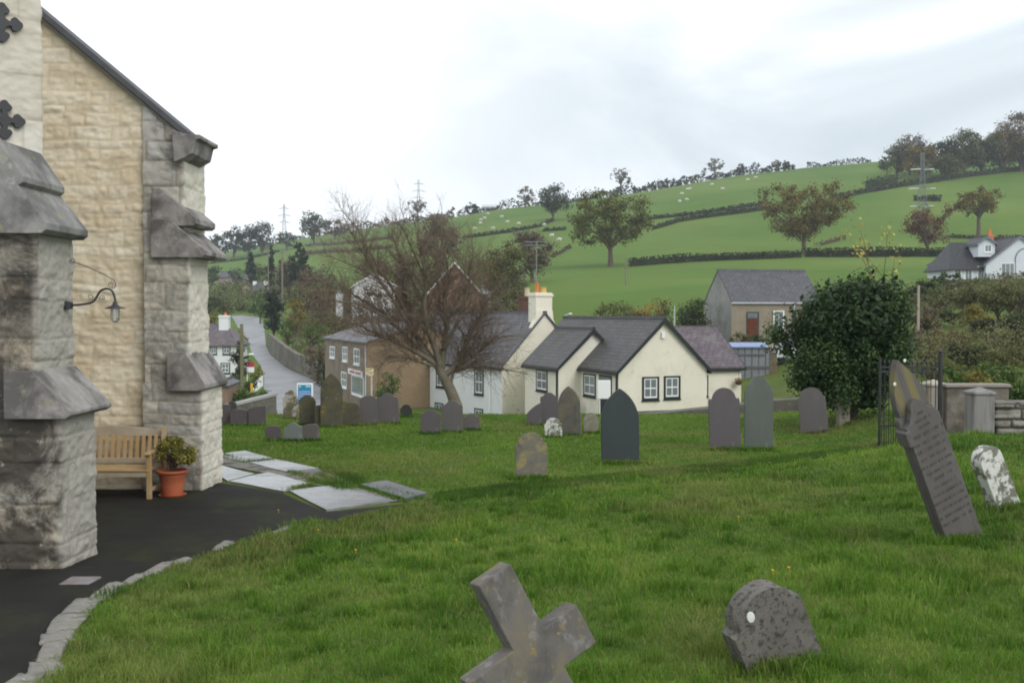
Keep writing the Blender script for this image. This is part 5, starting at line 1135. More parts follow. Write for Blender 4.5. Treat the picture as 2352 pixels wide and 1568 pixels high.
while x_ > sa+.45:
    if abs(x_-(sa+sb)/2) > .09: m.obox(P, b, -g, x_-.10, x_, z0_+.1, z1_-.1, .16, .168)
    x_ -= .15
m.build('sign_lettering', mat('faded_red_letters', (.35,.10,.10), (.4,.13,.12)), sg)
MB().obox(P, b, -g, toward(P, b, 842)+.05, toward(P, b, 842)+.13, -6.5, Z(790, 68), .02, .1).build('drainpipe', M_galv, t)
# brick gable house and pale house behind the tree
P = Vector((X(974, 105), 105, 0)); t = thing('brick_gable_house', 'brown brick house with white edged gable behind the bare tree', 'house', (P.x+3, 105, -1))
house(t, P, V2(1, .05), V2(-.05, 1), 6.1, 9, -3, Z(684, 105), Z(603, 105), M_brick, M_slG, .2, M_wf)
P = Vector((X(1092, 107), 107, 0)); house(t, P, V2(1, 0), V2(0, 1), 1.5, 3, -3, Z(672, 107), Z(660, 107), M_white, M_slL, .1)
P = Vector((X(815, 116), 116, 0)); t = thing('pale_house', 'white walled house with light grey roof glimpsed behind the twigs', 'house', (P.x+2, 116, -1))
house(t, P, V2(1, .2), V2(-.2, 1), 4.4, 8, -4, Z(655, 116), Z(629, 116), M_white, M_slL, .2, M_wf)
t = thing('garden_shed', 'small white garden shed on the shrubby bank above the road', 'shed', (X(778, 118), 118, -1)); house(t, Vector((X(772, 118), 118, 0)), V2(1, 0), V2(0, 1), .65, 1, -2, Z(675, 118), Z(671, 118), M_white, M_slL, .05)
# distant houses up the left valley
def far_house(px0, px1, pyb, pye, pyr, Y, mw, mr, label, hip=1.5, depth=6, cat='house', name='distant_house'):
    P = Vector((X(px1, Y), Y, 0)); L = X(px1, Y)-X(px0, Y); t = thing(name, label, cat, ((X(px0, Y)+X(px1, Y))/2, Y, Z(pyb, Y)-1.5))
    house(t, P, V2(0, 1), V2(-1, 0), depth, L, Z(pyb, Y)-3, Z(pye, Y), Z(pyr, Y+depth/2), mw, mr, .3, None, hip=hip, hip2=hip); return t, P, L
t, P, L = far_house(566, 616, 682, 669, 648, 290, M_cr, M_slG, 'cream bungalow with grey hipped roof and two white chimneys at the valley head', 2.4, 7)
chim(t, (X(586, 293), 293), .9, .8, Z(655, 293), Z(646, 293), M_wf); chim(t, (X(611, 293), 293), .9, .8, Z(655, 293), Z(646, 293), M_wf)
for w_ in [(574, 578, 671, 679), (588, 596, 671, 679), (603, 607, 671, 679)]: wpx(t, P, V2(-1, 0), Vector((0, -1, 0)), *w_, dark=True, cols=1, rows=1)
t = thing('tan_house', 'tan gabled house end joined left of the cream bungalow', 'house', (X(560, 296), 296, 3)); house(t, Vector((X(551, 296), 296, 0)), V2(1, .1), V2(-.1, 1), 3.6, 9, 1, Z(668, 296), Z(653, 296), mat('tan_render', (.42,.32,.22), (.46,.36,.25)), M_slG)
t, P, L = far_house(502, 535, 650, 637, 625, 345, mat('pinkish_render', (.36,.27,.25), (.4,.31,.28)), M_slG, 'pinkish house with grey roof among trees far up the valley', 0, 7); 
t, P, L = far_house(553, 579, 655, 642, 631, 350, mat('pale_pink_render', (.38,.3,.27), (.42,.33,.3)), M_slG, 'pink walled house with low roof half behind a tree right of the other pink one', 0, 7)
t, P, L = far_house(1108, 1146, 482, 476, 472, 505, mat('grey_sheeting', (.42,.44,.46), (.5,.52,.54)), mat('pale_sheet_roof', (.5,.52,.54), (.55,.57,.6)), 'long low pale farm shed on the hill skyline', 0, 8, 'barn', 'farm_shed')
# brown outbuilding, end wall and small things by the road
t = thing('outbuilding', 'small brown outbuilding between church buttress and the roadside shrubs', 'shed', (X(508, 60), 60, -6)); house(t, Vector((X(480, 60), 60, 0)), V2(1, .1), V2(-.1, 1), X(522, 60)-X(480, 60), 4, -6.5, Z(890, 60), Z(880, 61), mat('brown_render_wall', (.2,.14,.1), (.25,.18,.13)), M_slG, .05)
t = thing('road_end_wall', 'grey wall end with sloping coping at the foot of the road', 'wall', (X(622, 44), 44, -5.6)); Pw = Vector((X(634, 44), 44, 0)); dW = V2(-.75, -.66)
MB().prism([(0, -6), (2.2, -6), (2.2, Z(935, 43)), (0, Z(908, 44))], Pw, dW, (0, 0, 1), (-.66, .75, 0), 0, .4).build('wall_body', M_low, t)
MB().prism([(-.05, Z(908, 44)+.003), (2.25, Z(935, 43)+.003), (2.25, Z(935, 43)+.1), (-.05, Z(908, 44)+.1)], Pw, dW, (0, 0, 1), (-.66, .75, 0), -.04, .44).build('coping', M_cast, t)
# road
ROAD = [(790,958),(751,912),(736,886),(708,868),(676,855),(652,842),(622,817),(611,795),(607,757),(600,731),(585,727),(555,724),(532,726),(560,775),(571,783),(576,807),(586,824),(599,841),(607,874),(605,893),(622,908),(634,940),(640,960)]
rpt = [hit(px, py, 37, 400) for px, py in ROAD]
M_road = mat('road_asphalt', (.20,.205,.215), (.26,.265,.275), .35, .55, .3, 20, .01, layers=[((.14,.14,.145), .25, .5, .66, .5)])
rd = sheet('road', [(p.x, p.y) for p in rpt], 2.0, .06, M_road); tag(rd, kind='structure')
LANE = [(-20, 38), (6, 38), (6, 43.5), (-20, 43.5)]
tag(sheet('lane', LANE, 2., .05, M_road), kind='structure')
# stone wall right of the road
WP = [(613,792,765),(622,814,771),(640,830,785),(655,842,797),(680,854,813),(705,865,820),(725,878,838),(742,888,852)]
t = thing('roadside_wall', 'long grey stone retaining wall curving along the right of the road', 'wall', hit(655, 842, 37, 400)); m = MB(); pts = []
for (px, pb_, ptop) in WP: p = hit(px, pb_, 37, 400); pts.append((p, Z(ptop, p.y)))
for (p, zt), (q, zq) in zip(pts[:-1], pts[1:]):
    d = (q-p); d.z = 0; n = Vector((-d.y, d.x, 0)).normalized(); n = n if n.x > 0 else -n
    vs = []
    for (a, z) in ((p, zt), (q, zq)): vs += [(a.x, a.y, a.z-1), (a.x, a.y, z), (a.x+n.x*.5, a.y+n.y*.5, z), (a.x+n.x*.5, a.y+n.y*.5, a.z-1)]
    m.add(vs, [(0, 4, 5, 1), (1, 5, 6, 2), (2, 6, 7, 3)])
m.build('wall_courses', mat('grey_road_wall', (.11,.10,.085), (.24,.22,.19), 2.2, .95, .8, 3.5, .12, layers=[((.07,.08,.04), .5, .5, .66, .6), ((.28,.27,.25), 3, .62, .7, .5)]), t)
# signs
Ys = 56; x0, x1, z0_, z1_ = X(681, Ys), X(718, Ys), Z(930, Ys), Z(880, Ys)
t = thing('blue_sign', 'blue information sign in a white frame standing by the road', 'sign', ((x0+x1)/2, Ys, z0_-1.2))
MB().box((x0, Ys, z0_), (x1, Ys+.08, z1_)).build('frame', M_wf, t, False, .02)
m_bl = mat('blue_panel', (.02,.17,.42), (.025,.2,.45), 2, .4); m_tl = mat('teal_panel', (.02,.22,.38), (.03,.25,.4), 2, .4); m_tx = mat('pale_lettering', (.42,.55,.75), (.45,.58,.78))
MB().box((x0+.07, Ys-.015, z0_+.06), (x1-.09, Ys-.001, z1_-.36)).build('lower_panel', m_bl, t); MB().box((x0+.07, Ys-.015, z1_-.357), (x1-.09, Ys-.001, z1_-.08)).build('upper_panel', m_tl, t)
m = MB(); m.box((x0+.12, Ys-.022, z1_-.22), (x0+.22, Ys-.016, z1_-.12)); m.box((x1-.38, Ys-.022, z1_-.21), (x1-.12, Ys-.016, z1_-.12))
r6 = random.Random(4)
for row in range(4):
    x_ = x0+.12
    while x_ < x1-.16: w_ = r6.uniform(.03, .05); m.box((x_, Ys-.022, z1_-.48-row*.12), (x_+w_, Ys-.016, z1_-.42-row*.12)); x_ += w_+.012
m.build('sign_lettering', m_tx, t)
for xx in (x0+.05, x1-.05): MB().tube([(xx, Ys+.1, z0_-1.3), (xx, Ys+.1, z1_-.1)], .03, 6).build('post', M_galv, t)
Ys = 92; p = gat(576, Ys); t = thing('estate_sign', 'red and white board on a post beside the roadside hedge', 'sign', p)
MB().box((X(568, Ys), Ys, Z(843, Ys)), (X(583, Ys), Ys+.05, Z(831, Ys))).build('red_board', mat('red_board', (.5,.04,.04), (.55,.05,.05)), t); MB().box((X(568, Ys), Ys, Z(855, Ys)), (X(583, Ys), Ys+.05, Z(843, Ys)-.003)).build('white_board', M_wf, t)
MB().box((X(572, Ys), Ys-.01, Z(840, Ys)), (X(579, Ys), Ys-.001, Z(835, Ys))).build('board_mark', mat('dark_mark', (.2,.08,.12), (.2,.1,.14)), t); MB().box((X(567, Ys)-.04, Ys, p.z), (X(567, Ys)+.04, Ys+.06, Z(831, Ys))).build('post', M_wf, t)
Ys = 58; t = thing('round_sign', 'cream round sign seen from behind on a pale pole', 'sign', (X(853, Ys), Ys, -6)); 
MB().tube([(X(853, Ys), Ys, -6.6), (X(853, Ys), Ys, Z(860, Ys))], .05, 8).build('pole', M_galv, t)
MB().prism([(.24, -.13), (.24, .24), (-.22, .24), (-.24, .0), (-.17, -.16), (0, -.22), (.16, -.2)], (X(848, Ys), Ys-.06, Z(854, Ys)), (1, 0, 0), (0, 0, 1), (0, 1, 0), 0, .03).build('sign_plate', mat('cream_plate', (.62,.52,.30), (.66,.58,.38)), t)
Ys = 80; p = gat(577, Ys); t = MB().box((p.x-.09, Ys, p.z-.2), (p.x+.09, Ys+.1, Z(880, Ys))).build('marker_post', mat('yellow_post', (.6,.36,.03), (.6,.4,.05))); tag(t, 'short yellow marker post among the roadside shrubs', 'post')
m = thing('white_railing', 'short white picket railing at the bend of the road', 'railing', hit(597, 893, 37, 300)); p = ORG[m]
for k in range(5):
    a = Vector((X(588+k*3.2, p.y), p.y-k*1.2+2, 0)); a.z = g1(a.x, a.y); MB().box((a.x-.1, a.y, a.z), (a.x+.1, a.y+.08, a.z+.95-k*.05)).build('picket', M_wf, m)
# poles and lamps
def pole(px, Y, py_top, label, name='telegraph_pole', arms=(), r=.13, m=None, lamp=None, cat='pole'):
    p = gat(px, Y); t = thing(name, label, cat, p); mm = m or M_pole
    MB().tube([(p.x, Y, p.z-.3), (p.x, Y, Z(py_top, Y))], [r, r*.75], 8).build('pole_shaft', mm, t)
    for (py, hw_) in arms: MB().box((p.x-hw_, Y-.06, Z(py, Y)-.03), (p.x+hw_, Y+.06, Z(py, Y)+.03)).build('crossarm', mm, t)
    if lamp:
        dx, py = lamp; z = Z(py, Y); MB().tube([(p.x, Y, z-.1), (p.x+dx*.8, Y, z+.1)], .04, 6).build('lamp_arm', M_galv, t); MB().box((p.x+dx*.75, Y-.1, z+.03), (p.x+dx*1.25, Y+.1, z+.15)).build('lamp_head', M_wf, t, False, .03)
pole(555, 76, 744, 'mossy telegraph pole with street lamp arm beside the left hedge', lamp=(.7, 816), r=.15, m=mat('mossy_pole', (.13,.13,.07), (.18,.17,.10)))
pole(649, 170, 572, 'tall telegraph pole with white lamp arm right of the dark cypress', lamp=(-2.0, 684), r=.16)
pole(617, 210, 560, 'thin telegraph pole left of the dark cypress', r=.13)
pole(1437, 150, 592, 'plain wooden telegraph pole standing alone in the lower field', r=.12)
pole(1232, 92, 556, 'grey pole with two crossarms rising behind the orange chimney pot', arms=[(556, 1.0), (564, 1.0)], r=.05, m=mat('dull_galvanised', (.2,.21,.22), (.27,.28,.29)))
pole(1549, 78, 702, 'short lamp column with pale bracket by the dark hedge', r=.06, m=M_galv)
pole(1296, 84, 723, 'low street lamp with long pale head right of the white chimney', lamp=(.5, 723), r=.05, m=M_galv)
pole(2109, 60, 655, 'slim pale wooden pole right of the evergreen bush', r=.09, m=mat('pale_pole', (.30,.25,.21), (.4,.35,.3), 3, .9, sc=(1, 1, .6)))
# ------------------------------------------------------------ trees, shrubs and hedges
LM = {
 'oak': leafmat('oak_leaf', (.045,.052,.013), (.125,.138,.030), (.22,.225,.055)),
 'gold': leafmat('golden_oak_leaf', (.055,.042,.012), (.165,.130,.034), (.27,.22,.06)),
 'dark': leafmat('dark_green_leaf', (0.019, 0.030, 0.012), (0.049, 0.068, 0.024), (0.101, 0.121, 0.041)),
 'ever': leafmat('evergreen_leaf', (.014,.032,.010), (.042,.085,.022), (.11,.17,.045), .2, .5),
 'conifer': leafmat('conifer_leaf', (0.011, 0.020, 0.010), (0.025, 0.041, 0.020), (0.046, 0.063, 0.029), .1),
 'brown': leafmat('brown_twig_leaf', (.05,.037,.022), (.125,.098,.058), (.20,.16,.10), .1),
 'red': leafmat('reddish_leaf', (0.074, 0.038, 0.024), (0.162, 0.092, 0.051), (0.243, 0.149, 0.081)),
 'orange': leafmat('orange_leaf', (0.108, 0.061, 0.014), (0.297, 0.162, 0.027), (0.486, 0.324, 0.068)),
 'green': leafmat('mid_green_leaf', (0.030, 0.054, 0.014), (0.081, 0.142, 0.030), (0.162, 0.243, 0.054)),
 'olive': leafmat('olive_leaf', (0.041, 0.043, 0.015), (0.101, 0.108, 0.035), (0.176, 0.176, 0.061)),
 'hedge': leafmat('hedge_leaf', (0.019, 0.024, 0.012), (0.049, 0.059, 0.024), (0.095, 0.108, 0.046)),
 'ochre': leafmat('ochre_leaf', (0.074, 0.068, 0.016), (0.189, 0.169, 0.034), (0.324, 0.270, 0.061)),
}
def tree(px, py, w, h, kind, label, name='tree', cat='tree', Y=None, trunk=.25, dens=1., leaf=3.5, cr=.19, nc=60, seed=None, group=None, tr=.035, depth=.85, shape=None, Y0=36):
    P = hit(px, py, Y0, 1000) if Y is None else gat(px, Y)
    k = P.y/F; Wd, H = w*k*1.26, 1.07* (h if Y is None else (Z(py-h, P.y)-P.z)/k)*k
    r = np.random.default_rng(seed if seed is not None else int(px*3+py)); rr = random.Random(int(px+py))
    t = thing(name, label, cat, P, group)
    B = Vector((P.x, P.y, P.z+H*trunk)); c, s = crown_clumps(B, Wd, Wd*depth, H*(1-trunk), nc, r, cr=cr)
    if shape == 'cone':
        q = (c[:, 2]-B.z)/(H*(1-trunk)); f = 1.15*(1-q)+.1; c[:, 0] = P.x+(c[:, 0]-P.x)*f; c[:, 1] = P.y+(c[:, 1]-P.y)*f; s = s*(.45+.7*(1-q))
    if shape == 'dome':
        q = np.clip((c[:, 2]-B.z)/(H*(1-trunk)), 0, 1); f = np.where(q < .5, 1.1, 1.0); c[:, 0] = P.x+(c[:, 0]-P.x)*f
    n = int(np.clip(2.9*w*h*(1-trunk)/(leaf*leaf*.62)*dens, 250, 26000))
    V, Fq, cc = cloud(c, np.stack([s, s, s*.72], 1), n, leaf*k, r, up=.5, shell=.15); npmesh('crown', V, Fq, LM[kind], t, cc)
    m = MB(); tr_ = max(.05, tr*H)
    top = Vector((P.x, P.y, P.z+H*(trunk+.35*(1-trunk))))
    m.tube([Vector((P.x, P.y, P.z-.3)), Vector((P.x+.1*tr_, P.y, P.z+H*trunk*.6)), Vector((P.x, P.y, P.z+H*trunk)), top], [tr_*1.25, tr_, tr_*.9, tr_*.45], 8, False)
    for j in range(min(14, nc)):
        a = Vector((P.x, P.y, P.z+H*(trunk*.85+.2*rr.random()))); e = Vector(c[rr.randrange(nc)]); mid = a.lerp(e, .5)+Vector((0, 0, H*.05))
        m.tube([a, mid, e], [tr_*.45, tr_*.28, tr_*.1], 5, False)
    m.build('trunk', M_bark, t, True); return t
def bush(px, py, w, h, kind, label, Y=None, **kw):
    kw.setdefault('trunk', .04); kw.setdefault('cr', .26); kw.setdefault('nc', 24); kw.setdefault('leaf', 3.6)
    return tree(px, py, w, h, kind, label, 'shrub', 'shrub', Y, group=kw.pop('group', None), **kw)
tree(1402, 612, 190, 176, 'oak', 'large olive green oak left of centre in the hillside fields', 'oak_tree', 'tree', trunk=.16, nc=120, cr=.145, dens=1.25, tr=.03, leaf=3.8)
tree(1846, 585, 190, 170, 'gold', 'large golden brown oak standing in the hedge line', 'oak_tree', 'tree', trunk=.15, nc=120, cr=.145, dens=1.25, tr=.028, leaf=3.8)
tree(1271, 507, 74, 84, 'dark', 'round dark green tree on the upper slope', trunk=.05)
tree(1207, 477, 46, 48, 'brown', 'small thin leaved tree on the skyline left of the dark round one', trunk=.2, dens=.5)
tree(1008, 600, 118, 122, 'brown', 'broad brownish tree on the slope above the brick gable', 'tree', Y=185, trunk=.08, nc=60)
tree(1160, 690, 104, 128, 'olive', 'rounded olive tree with rusty edge right of the brick gable', Y=118, trunk=.05, nc=50)
tree(1128, 690, 56, 118, 'orange', 'thin rust coloured tree at the left side of the olive one', Y=121, trunk=.1, dens=.35)
tree(1222, 645, 112, 122, 'brown', 'wide brown leaved tree behind the crossarm pole', Y=165, trunk=.05, nc=50)
tree(2130, 588, 112, 122, 'red', 'reddish brown tree at the foot of the large pylon', trunk=.15, nc=50, dens=.8)
tree(2247, 550, 118, 122, 'gold', 'spreading russet tree with a bare trunk above the dormer house', trunk=.32, nc=50, dens=.8, shape='dome')
for i, (px, py, w, h, kd, lb) in enumerate([
 (2060, 402, 62, 58, 'olive', 'leftmost olive tree of the hilltop wood'), (2090, 400, 70, 78, 'brown', 'nearly bare tree rising above the left end of the hilltop wood'),
 (2118, 408, 74, 66, 'gold', 'golden tree behind the top of the large pylon'), (2163, 404, 60, 72, 'dark', 'dark evergreen domed tree in the hilltop wood'),
 (2215, 402, 80, 92, 'olive', 'tall olive tree in the middle of the hilltop wood'), (2255, 398, 74, 80, 'dark', 'dark tree right of the tall olive one on the hilltop'),
 (2300, 394, 88, 92, 'gold', 'broad golden tree near the right edge of the hilltop wood'), (2345, 392, 84, 108, 'brown', 'tallest brown tree at the right edge of the hilltop wood'),
 (2180, 412, 60, 50, 'olive', 'low tree at the front of the hilltop wood'), (2400, 392, 90, 108, 'olive', 'tree of the hilltop wood cut by the frame edge'), (2030, 392, 26, 22, 'dark', 'small dark bush at the left tip of the hilltop wood')]):
    tree(px, py+2, w*1.15, h*1.22, kd, lb, Y=None, trunk=.02, dens=1.1, leaf=3.4, nc=60, cr=.2, group='trees of the hilltop wood')
# (Y is fixed for those on the crest)
for (px, py, w, h, kd, lb) in [(722, 552, 54, 64, 'dark', 'tall dark domed tree on the left skyline'), (500, 584, 46, 44, 'dark', 'leftmost hazy tree of the row on the left skyline'), (538, 578, 50, 52, 'dark', 'hazy tree second from the left on the left skyline'),
   (572, 572, 52, 48, 'dark', 'hazy tree third from the left on the left skyline'), (604, 566, 50, 54, 'dark', 'domed hazy tree ending the row on the left skyline'), (770, 540, 50, 34, 'brown', 'low brown tree right of the tall domed skyline tree'), (660, 556, 36, 26, 'dark', 'small dark bush at the foot of the faint left pylon')]:
    tree(px, py, w*1.2, h*1.1, kd, lb, Y=520, trunk=.05, leaf=3.6, group='trees along the left skyline')
for (px, Y, w, pt_, kd, lb) in [(577, 300, 34, 570, 'conifer', 'feathery conifer above the distant bungalow'), (624, 260, 26, 558, 'conifer', 'narrow dark conifer left of the thin pole'), (644, 250, 24, 590, 'conifer', 'low dark conifer right of the narrow one'), (690, 235, 62, 540, 'conifer', 'wide cedar like conifer with dark tiers on the slope')]:
    b0 = gat(px, Y); tree(px, HZ-b0.z/Y*F, w, HZ-b0.z/Y*F-pt_, kd, lb, 'conifer', 'tree', Y=Y, trunk=.05, shape='cone', dens=1.2)
b0 = gat(629, 150); tree(629, HZ-b0.z/150*F, 42, HZ-b0.z/150*F-648, 'conifer', 'tall columnar cypress beside the top of the road', 'cypress', 'tree', Y=150, trunk=.03, dens=1.8, nc=60, cr=.3, tr=.02)
# skyline scrub and hedges
def hedge(pts, hpx, kind, label, wd=1.6, leaf=4.2, dens=1., gaps=0., Y=None, name='hedge', group='field hedges on the hillside', seed=0):
    P = [hit(px, py, 60, 1000) if Y is None else gat(px, Y) for px, py in pts]; r = np.random.default_rng(int(pts[0][0])+seed)
    t = thing(name, label, 'hedge', P[len(P)//2], group); cen = []; nn = 0; core = MB()
    for a, b in zip(P[:-1], P[1:]):
        La = (b-a).length; k = (a.y+b.y)/2/F; Hh = hpx*k; n = int(abs((b.x/b.y-a.x/a.y)*F)*hpx/(leaf*leaf*.62)*2.4*dens)+10
        tt = r.random(n); x = a.x+(b.x-a.x)*tt+r.normal(size=n)*wd*.25; y = a.y+(b.y-a.y)*tt+r.normal(size=n)*wd*.3
        mod = .86+.28*vn(x*.12, y*.12, 5); z = zg(x, y)+r.random(n)**.8*Hh*mod
        keep = vn(x*.05+9, y*.05, 8) > gaps; cen.append(np.column_stack([x, y, z])[keep]); nn = nn+keep.sum()
        m_ = max(2, int(La/4))
        for j in range(m_):
            q0, q1 = a.lerp(b, j/m_), a.lerp(b, (j+1)/m_)
            if vn(np.array([q0.x*.05+9]), np.array([q0.y*.05]), 8)[0] <= gaps: continue
            h0 = Hh*(.74+.26*float(vn(np.array([q0.x*.12]), np.array([q0.y*.12]), 5)[0])); h1_ = Hh*(.74+.26*float(vn(np.array([q1.x*.12]), np.array([q1.y*.12]), 5)[0])); z0, z1 = g1(q0.x, q0.y)-.3, g1(q1.x, q1.y)-.3; w2 = wd*.28
            core.add([(q0.x, q0.y-w2, z0), (q1.x, q1.y-w2, z1), (q1.x, q1.y-w2*.6, z1+h1_), (q0.x, q0.y-w2*.6, z0+h0), (q0.x, q0.y+w2, z0), (q1.x, q1.y+w2, z1), (q1.x, q1.y+w2*.6, z1+h1_), (q0.x, q0.y+w2*.6, z0+h0)], [(0, 1, 2, 3), (5, 4, 7, 6), (3, 2, 6, 7), (0, 3, 7, 4), (1, 5, 6, 2)], .3)
    c = np.vstack(cen); kk = np.mean([p.y for p in P])/F; nr = r.normal(size=c.shape)+np.array([0, -.3, .6]); nr /= np.linalg.norm(nr, axis=1)[:, None]
    V, Fq = leafquads(c, nr, leaf*kk, r); col = np.clip(.45+.25*(vn(c[:, 0]*.3, c[:, 1]*.3, 2)-.5)*2+r.normal(size=len(c))*.15, .02, .98); npmesh('hedge_leaves', V, Fq, LM[kind], t, np.repeat(col, 4))
    core.build('hedge_core', LM[kind], t); return t
hedge([(1486,505),(1545,499),(1602,493),(1670,484),(1735,473),(1765,469)], 9, 'hedge', 'upper of the two close dark hedges between the oaks')
hedge([(1498,528),(1530,519),(1559,510),(1624,500),(1688,492),(1765,481)], 11, 'hedge', 'lower of the two close dark hedges between the oaks')
hedge([(1446,612),(1520,606),(1592,601),(1660,598),(1731,596),(1800,593),(1840,591)], 18, 'hedge', 'thick clipped hedge along the top of the bottom field, left part')
hedge([(1850,590),(1950,590),(2060,590),(2165,590),(2240,590)], 22, 'hedge', 'thick dark hedge along the top of the bottom field, right part')
hedge([(1906,458),(1974,446),(2070,429),(2138,420),(2220,407),(2300,397),(2400,388)], 13, 'hedge', 'dark hedge along the foot of the hilltop wood')
hedge([(1990,440),(2020,432),(2060,424)], 26, 'dark', 'bushy dark thicket on the slope left of the large pylon', wd=5, group=None)
hedge([(1065,548),(1120,541),(1174,534),(1236,522),(1270,508)], 9, 'hedge', 'dark hedge below the sheep on the left hillside')
hedge([(1246,532),(1300,528)], 8, 'hedge', 'short dark hedge left of the olive oak')
hedge([(1065,615),(1112,606)], 8, 'brown', 'brown hedge right of the wide brown tree')
hedge([(1268,592),(1290,580),(1312,568)], 9, 'brown', 'brown hedge climbing just left of the olive oak')
hedge([(690,585),(780,580),(900,570)], 9, 'brown', 'lower brown hedge crossing the left hillside')
hedge([(700,566),(800,560),(900,548)], 7, 'brown', 'upper brown hedge crossing the left hillside', seed=3)
hedge([(480,606),(560,597),(640,578)], 5, 'hedge', 'thin dark hedge along the left hill field')
hedge([(1865,568),(1905,558),(1940,548),(1980,543)], 9, 'brown', 'broken row of brown bushes climbing right of the golden oak', gaps=.45)
hedge([(2080,460),(2120,462),(2160,462)], 12, 'hedge', 'patchy dark hedge around the foot of the large pylon', gaps=.3)
hedge([(2180,545),(2240,548),(2352,548)], 7, 'hedge', 'low hedge line above the dormer house roof')
# along the crest: trees and scrub against the sky
def crest(px):
    Ys = np.linspace(300, 900, 240); z = zg((px-CX)/F*Ys, Ys); i = int(np.argmax(z/Ys)); return Ys[i]
cl = [('crest_scrub', 1380, 1830, 17)]
pp_ = [(px, 0) for px in range(1385, 1830, 30)]
def crest_hedge(x0, x1, step, hpx, kind, label, gaps=0., leaf=4.2, wd=6, seed=0):
    P = [gat(px, float(crest(px))) for px in range(x0, x1+1, step)]; r = np.random.default_rng(x0+seed); t = thing('hedge', label, 'hedge', P[len(P)//2], 'scrub along the hill crest'); cen = []
    for a, b in zip(P[:-1], P[1:]):
        k = a.y/F; n = int(abs((b.x/b.y-a.x/a.y)*F)*hpx/(leaf*leaf*.62)*2.6)+5; tt = r.random(n); px = (a.x/a.y+(b.x/b.y-a.x/a.y)*tt)*F
        Yv = a.y+(b.y-a.y)*tt+r.normal(size=n)*wd*.3; x = px/F*Yv; mod = np.clip(.25+1.5*vn(px*.045, 0*px, 3+seed)**1.5+.35*vn(px*.2, 0*px, 9), .15, 2)
        keep = vn(px*.03+5, 0*px, 12) > gaps; cen.append(np.column_stack([x, Yv, zg(x, Yv)+r.random(n)*hpx*k*mod])[keep])
    c = np.vstack(cen); k = P[0].y/F; nr = r.normal(size=c.shape); nr /= np.linalg.norm(nr, axis=1)[:, None]; V, Fq = leafquads(c, nr, leaf*k, r)
    npmesh('hedge_leaves', V, Fq, LM[kind], t, np.repeat(np.clip(.45+r.normal(size=len(c))*.18, .02, .98), 4))
crest_hedge(1380, 1620, 12, 20, 'hedge', 'rough tree hedge on the skyline above the olive oak')
crest_hedge(1620, 1830, 12, 15, 'hedge', 'rough scrub on the skyline right of the sheep', seed=1)
crest_hedge(1830, 2030, 14, 8, 'hedge', 'thin low hedge on the highest skyline', gaps=.3, leaf=3.2)
crest_hedge(1050, 1380, 12, 11, 'hedge', 'dark hedge on the skyline beside the farm shed', seed=2)
crest_hedge(780, 1050, 12, 12, 'brown', 'brown scrub on the skyline behind the bare tree', seed=4)
crest_hedge(470, 780, 14, 7, 'hedge', 'low dark hedge on the left skyline', seed=6)
for (px, w, h, kd, lb) in [(1425, 46, 62, 'brown', 'bare thin tree standing above the skyline scrub left of centre'), (1640, 52, 48, 'brown', 'windswept thin tree on the skyline above the sheep'), (1700, 22, 26, 'dark', 'tiny round skyline tree left of a pair'), (1780, 26, 26, 'brown', 'left tree of the tiny skyline pair'), (1803, 16, 24, 'dark', 'right tree of the tiny skyline pair'), (960, 60, 50, 'brown', 'thin bare tree at the foot of the faint middle pylon'), (1085, 40, 26, 'dark', 'dark clump on the skyline left of the farm shed')]:
    Yc = float(crest(px)); p = gat(px, Yc); tree(px, HZ-p.z/Yc*F, w, h, kd, lb, Y=Yc, trunk=.3 if kd == 'brown' else .05, dens=.4 if kd == 'brown' else 1, leaf=3.4)
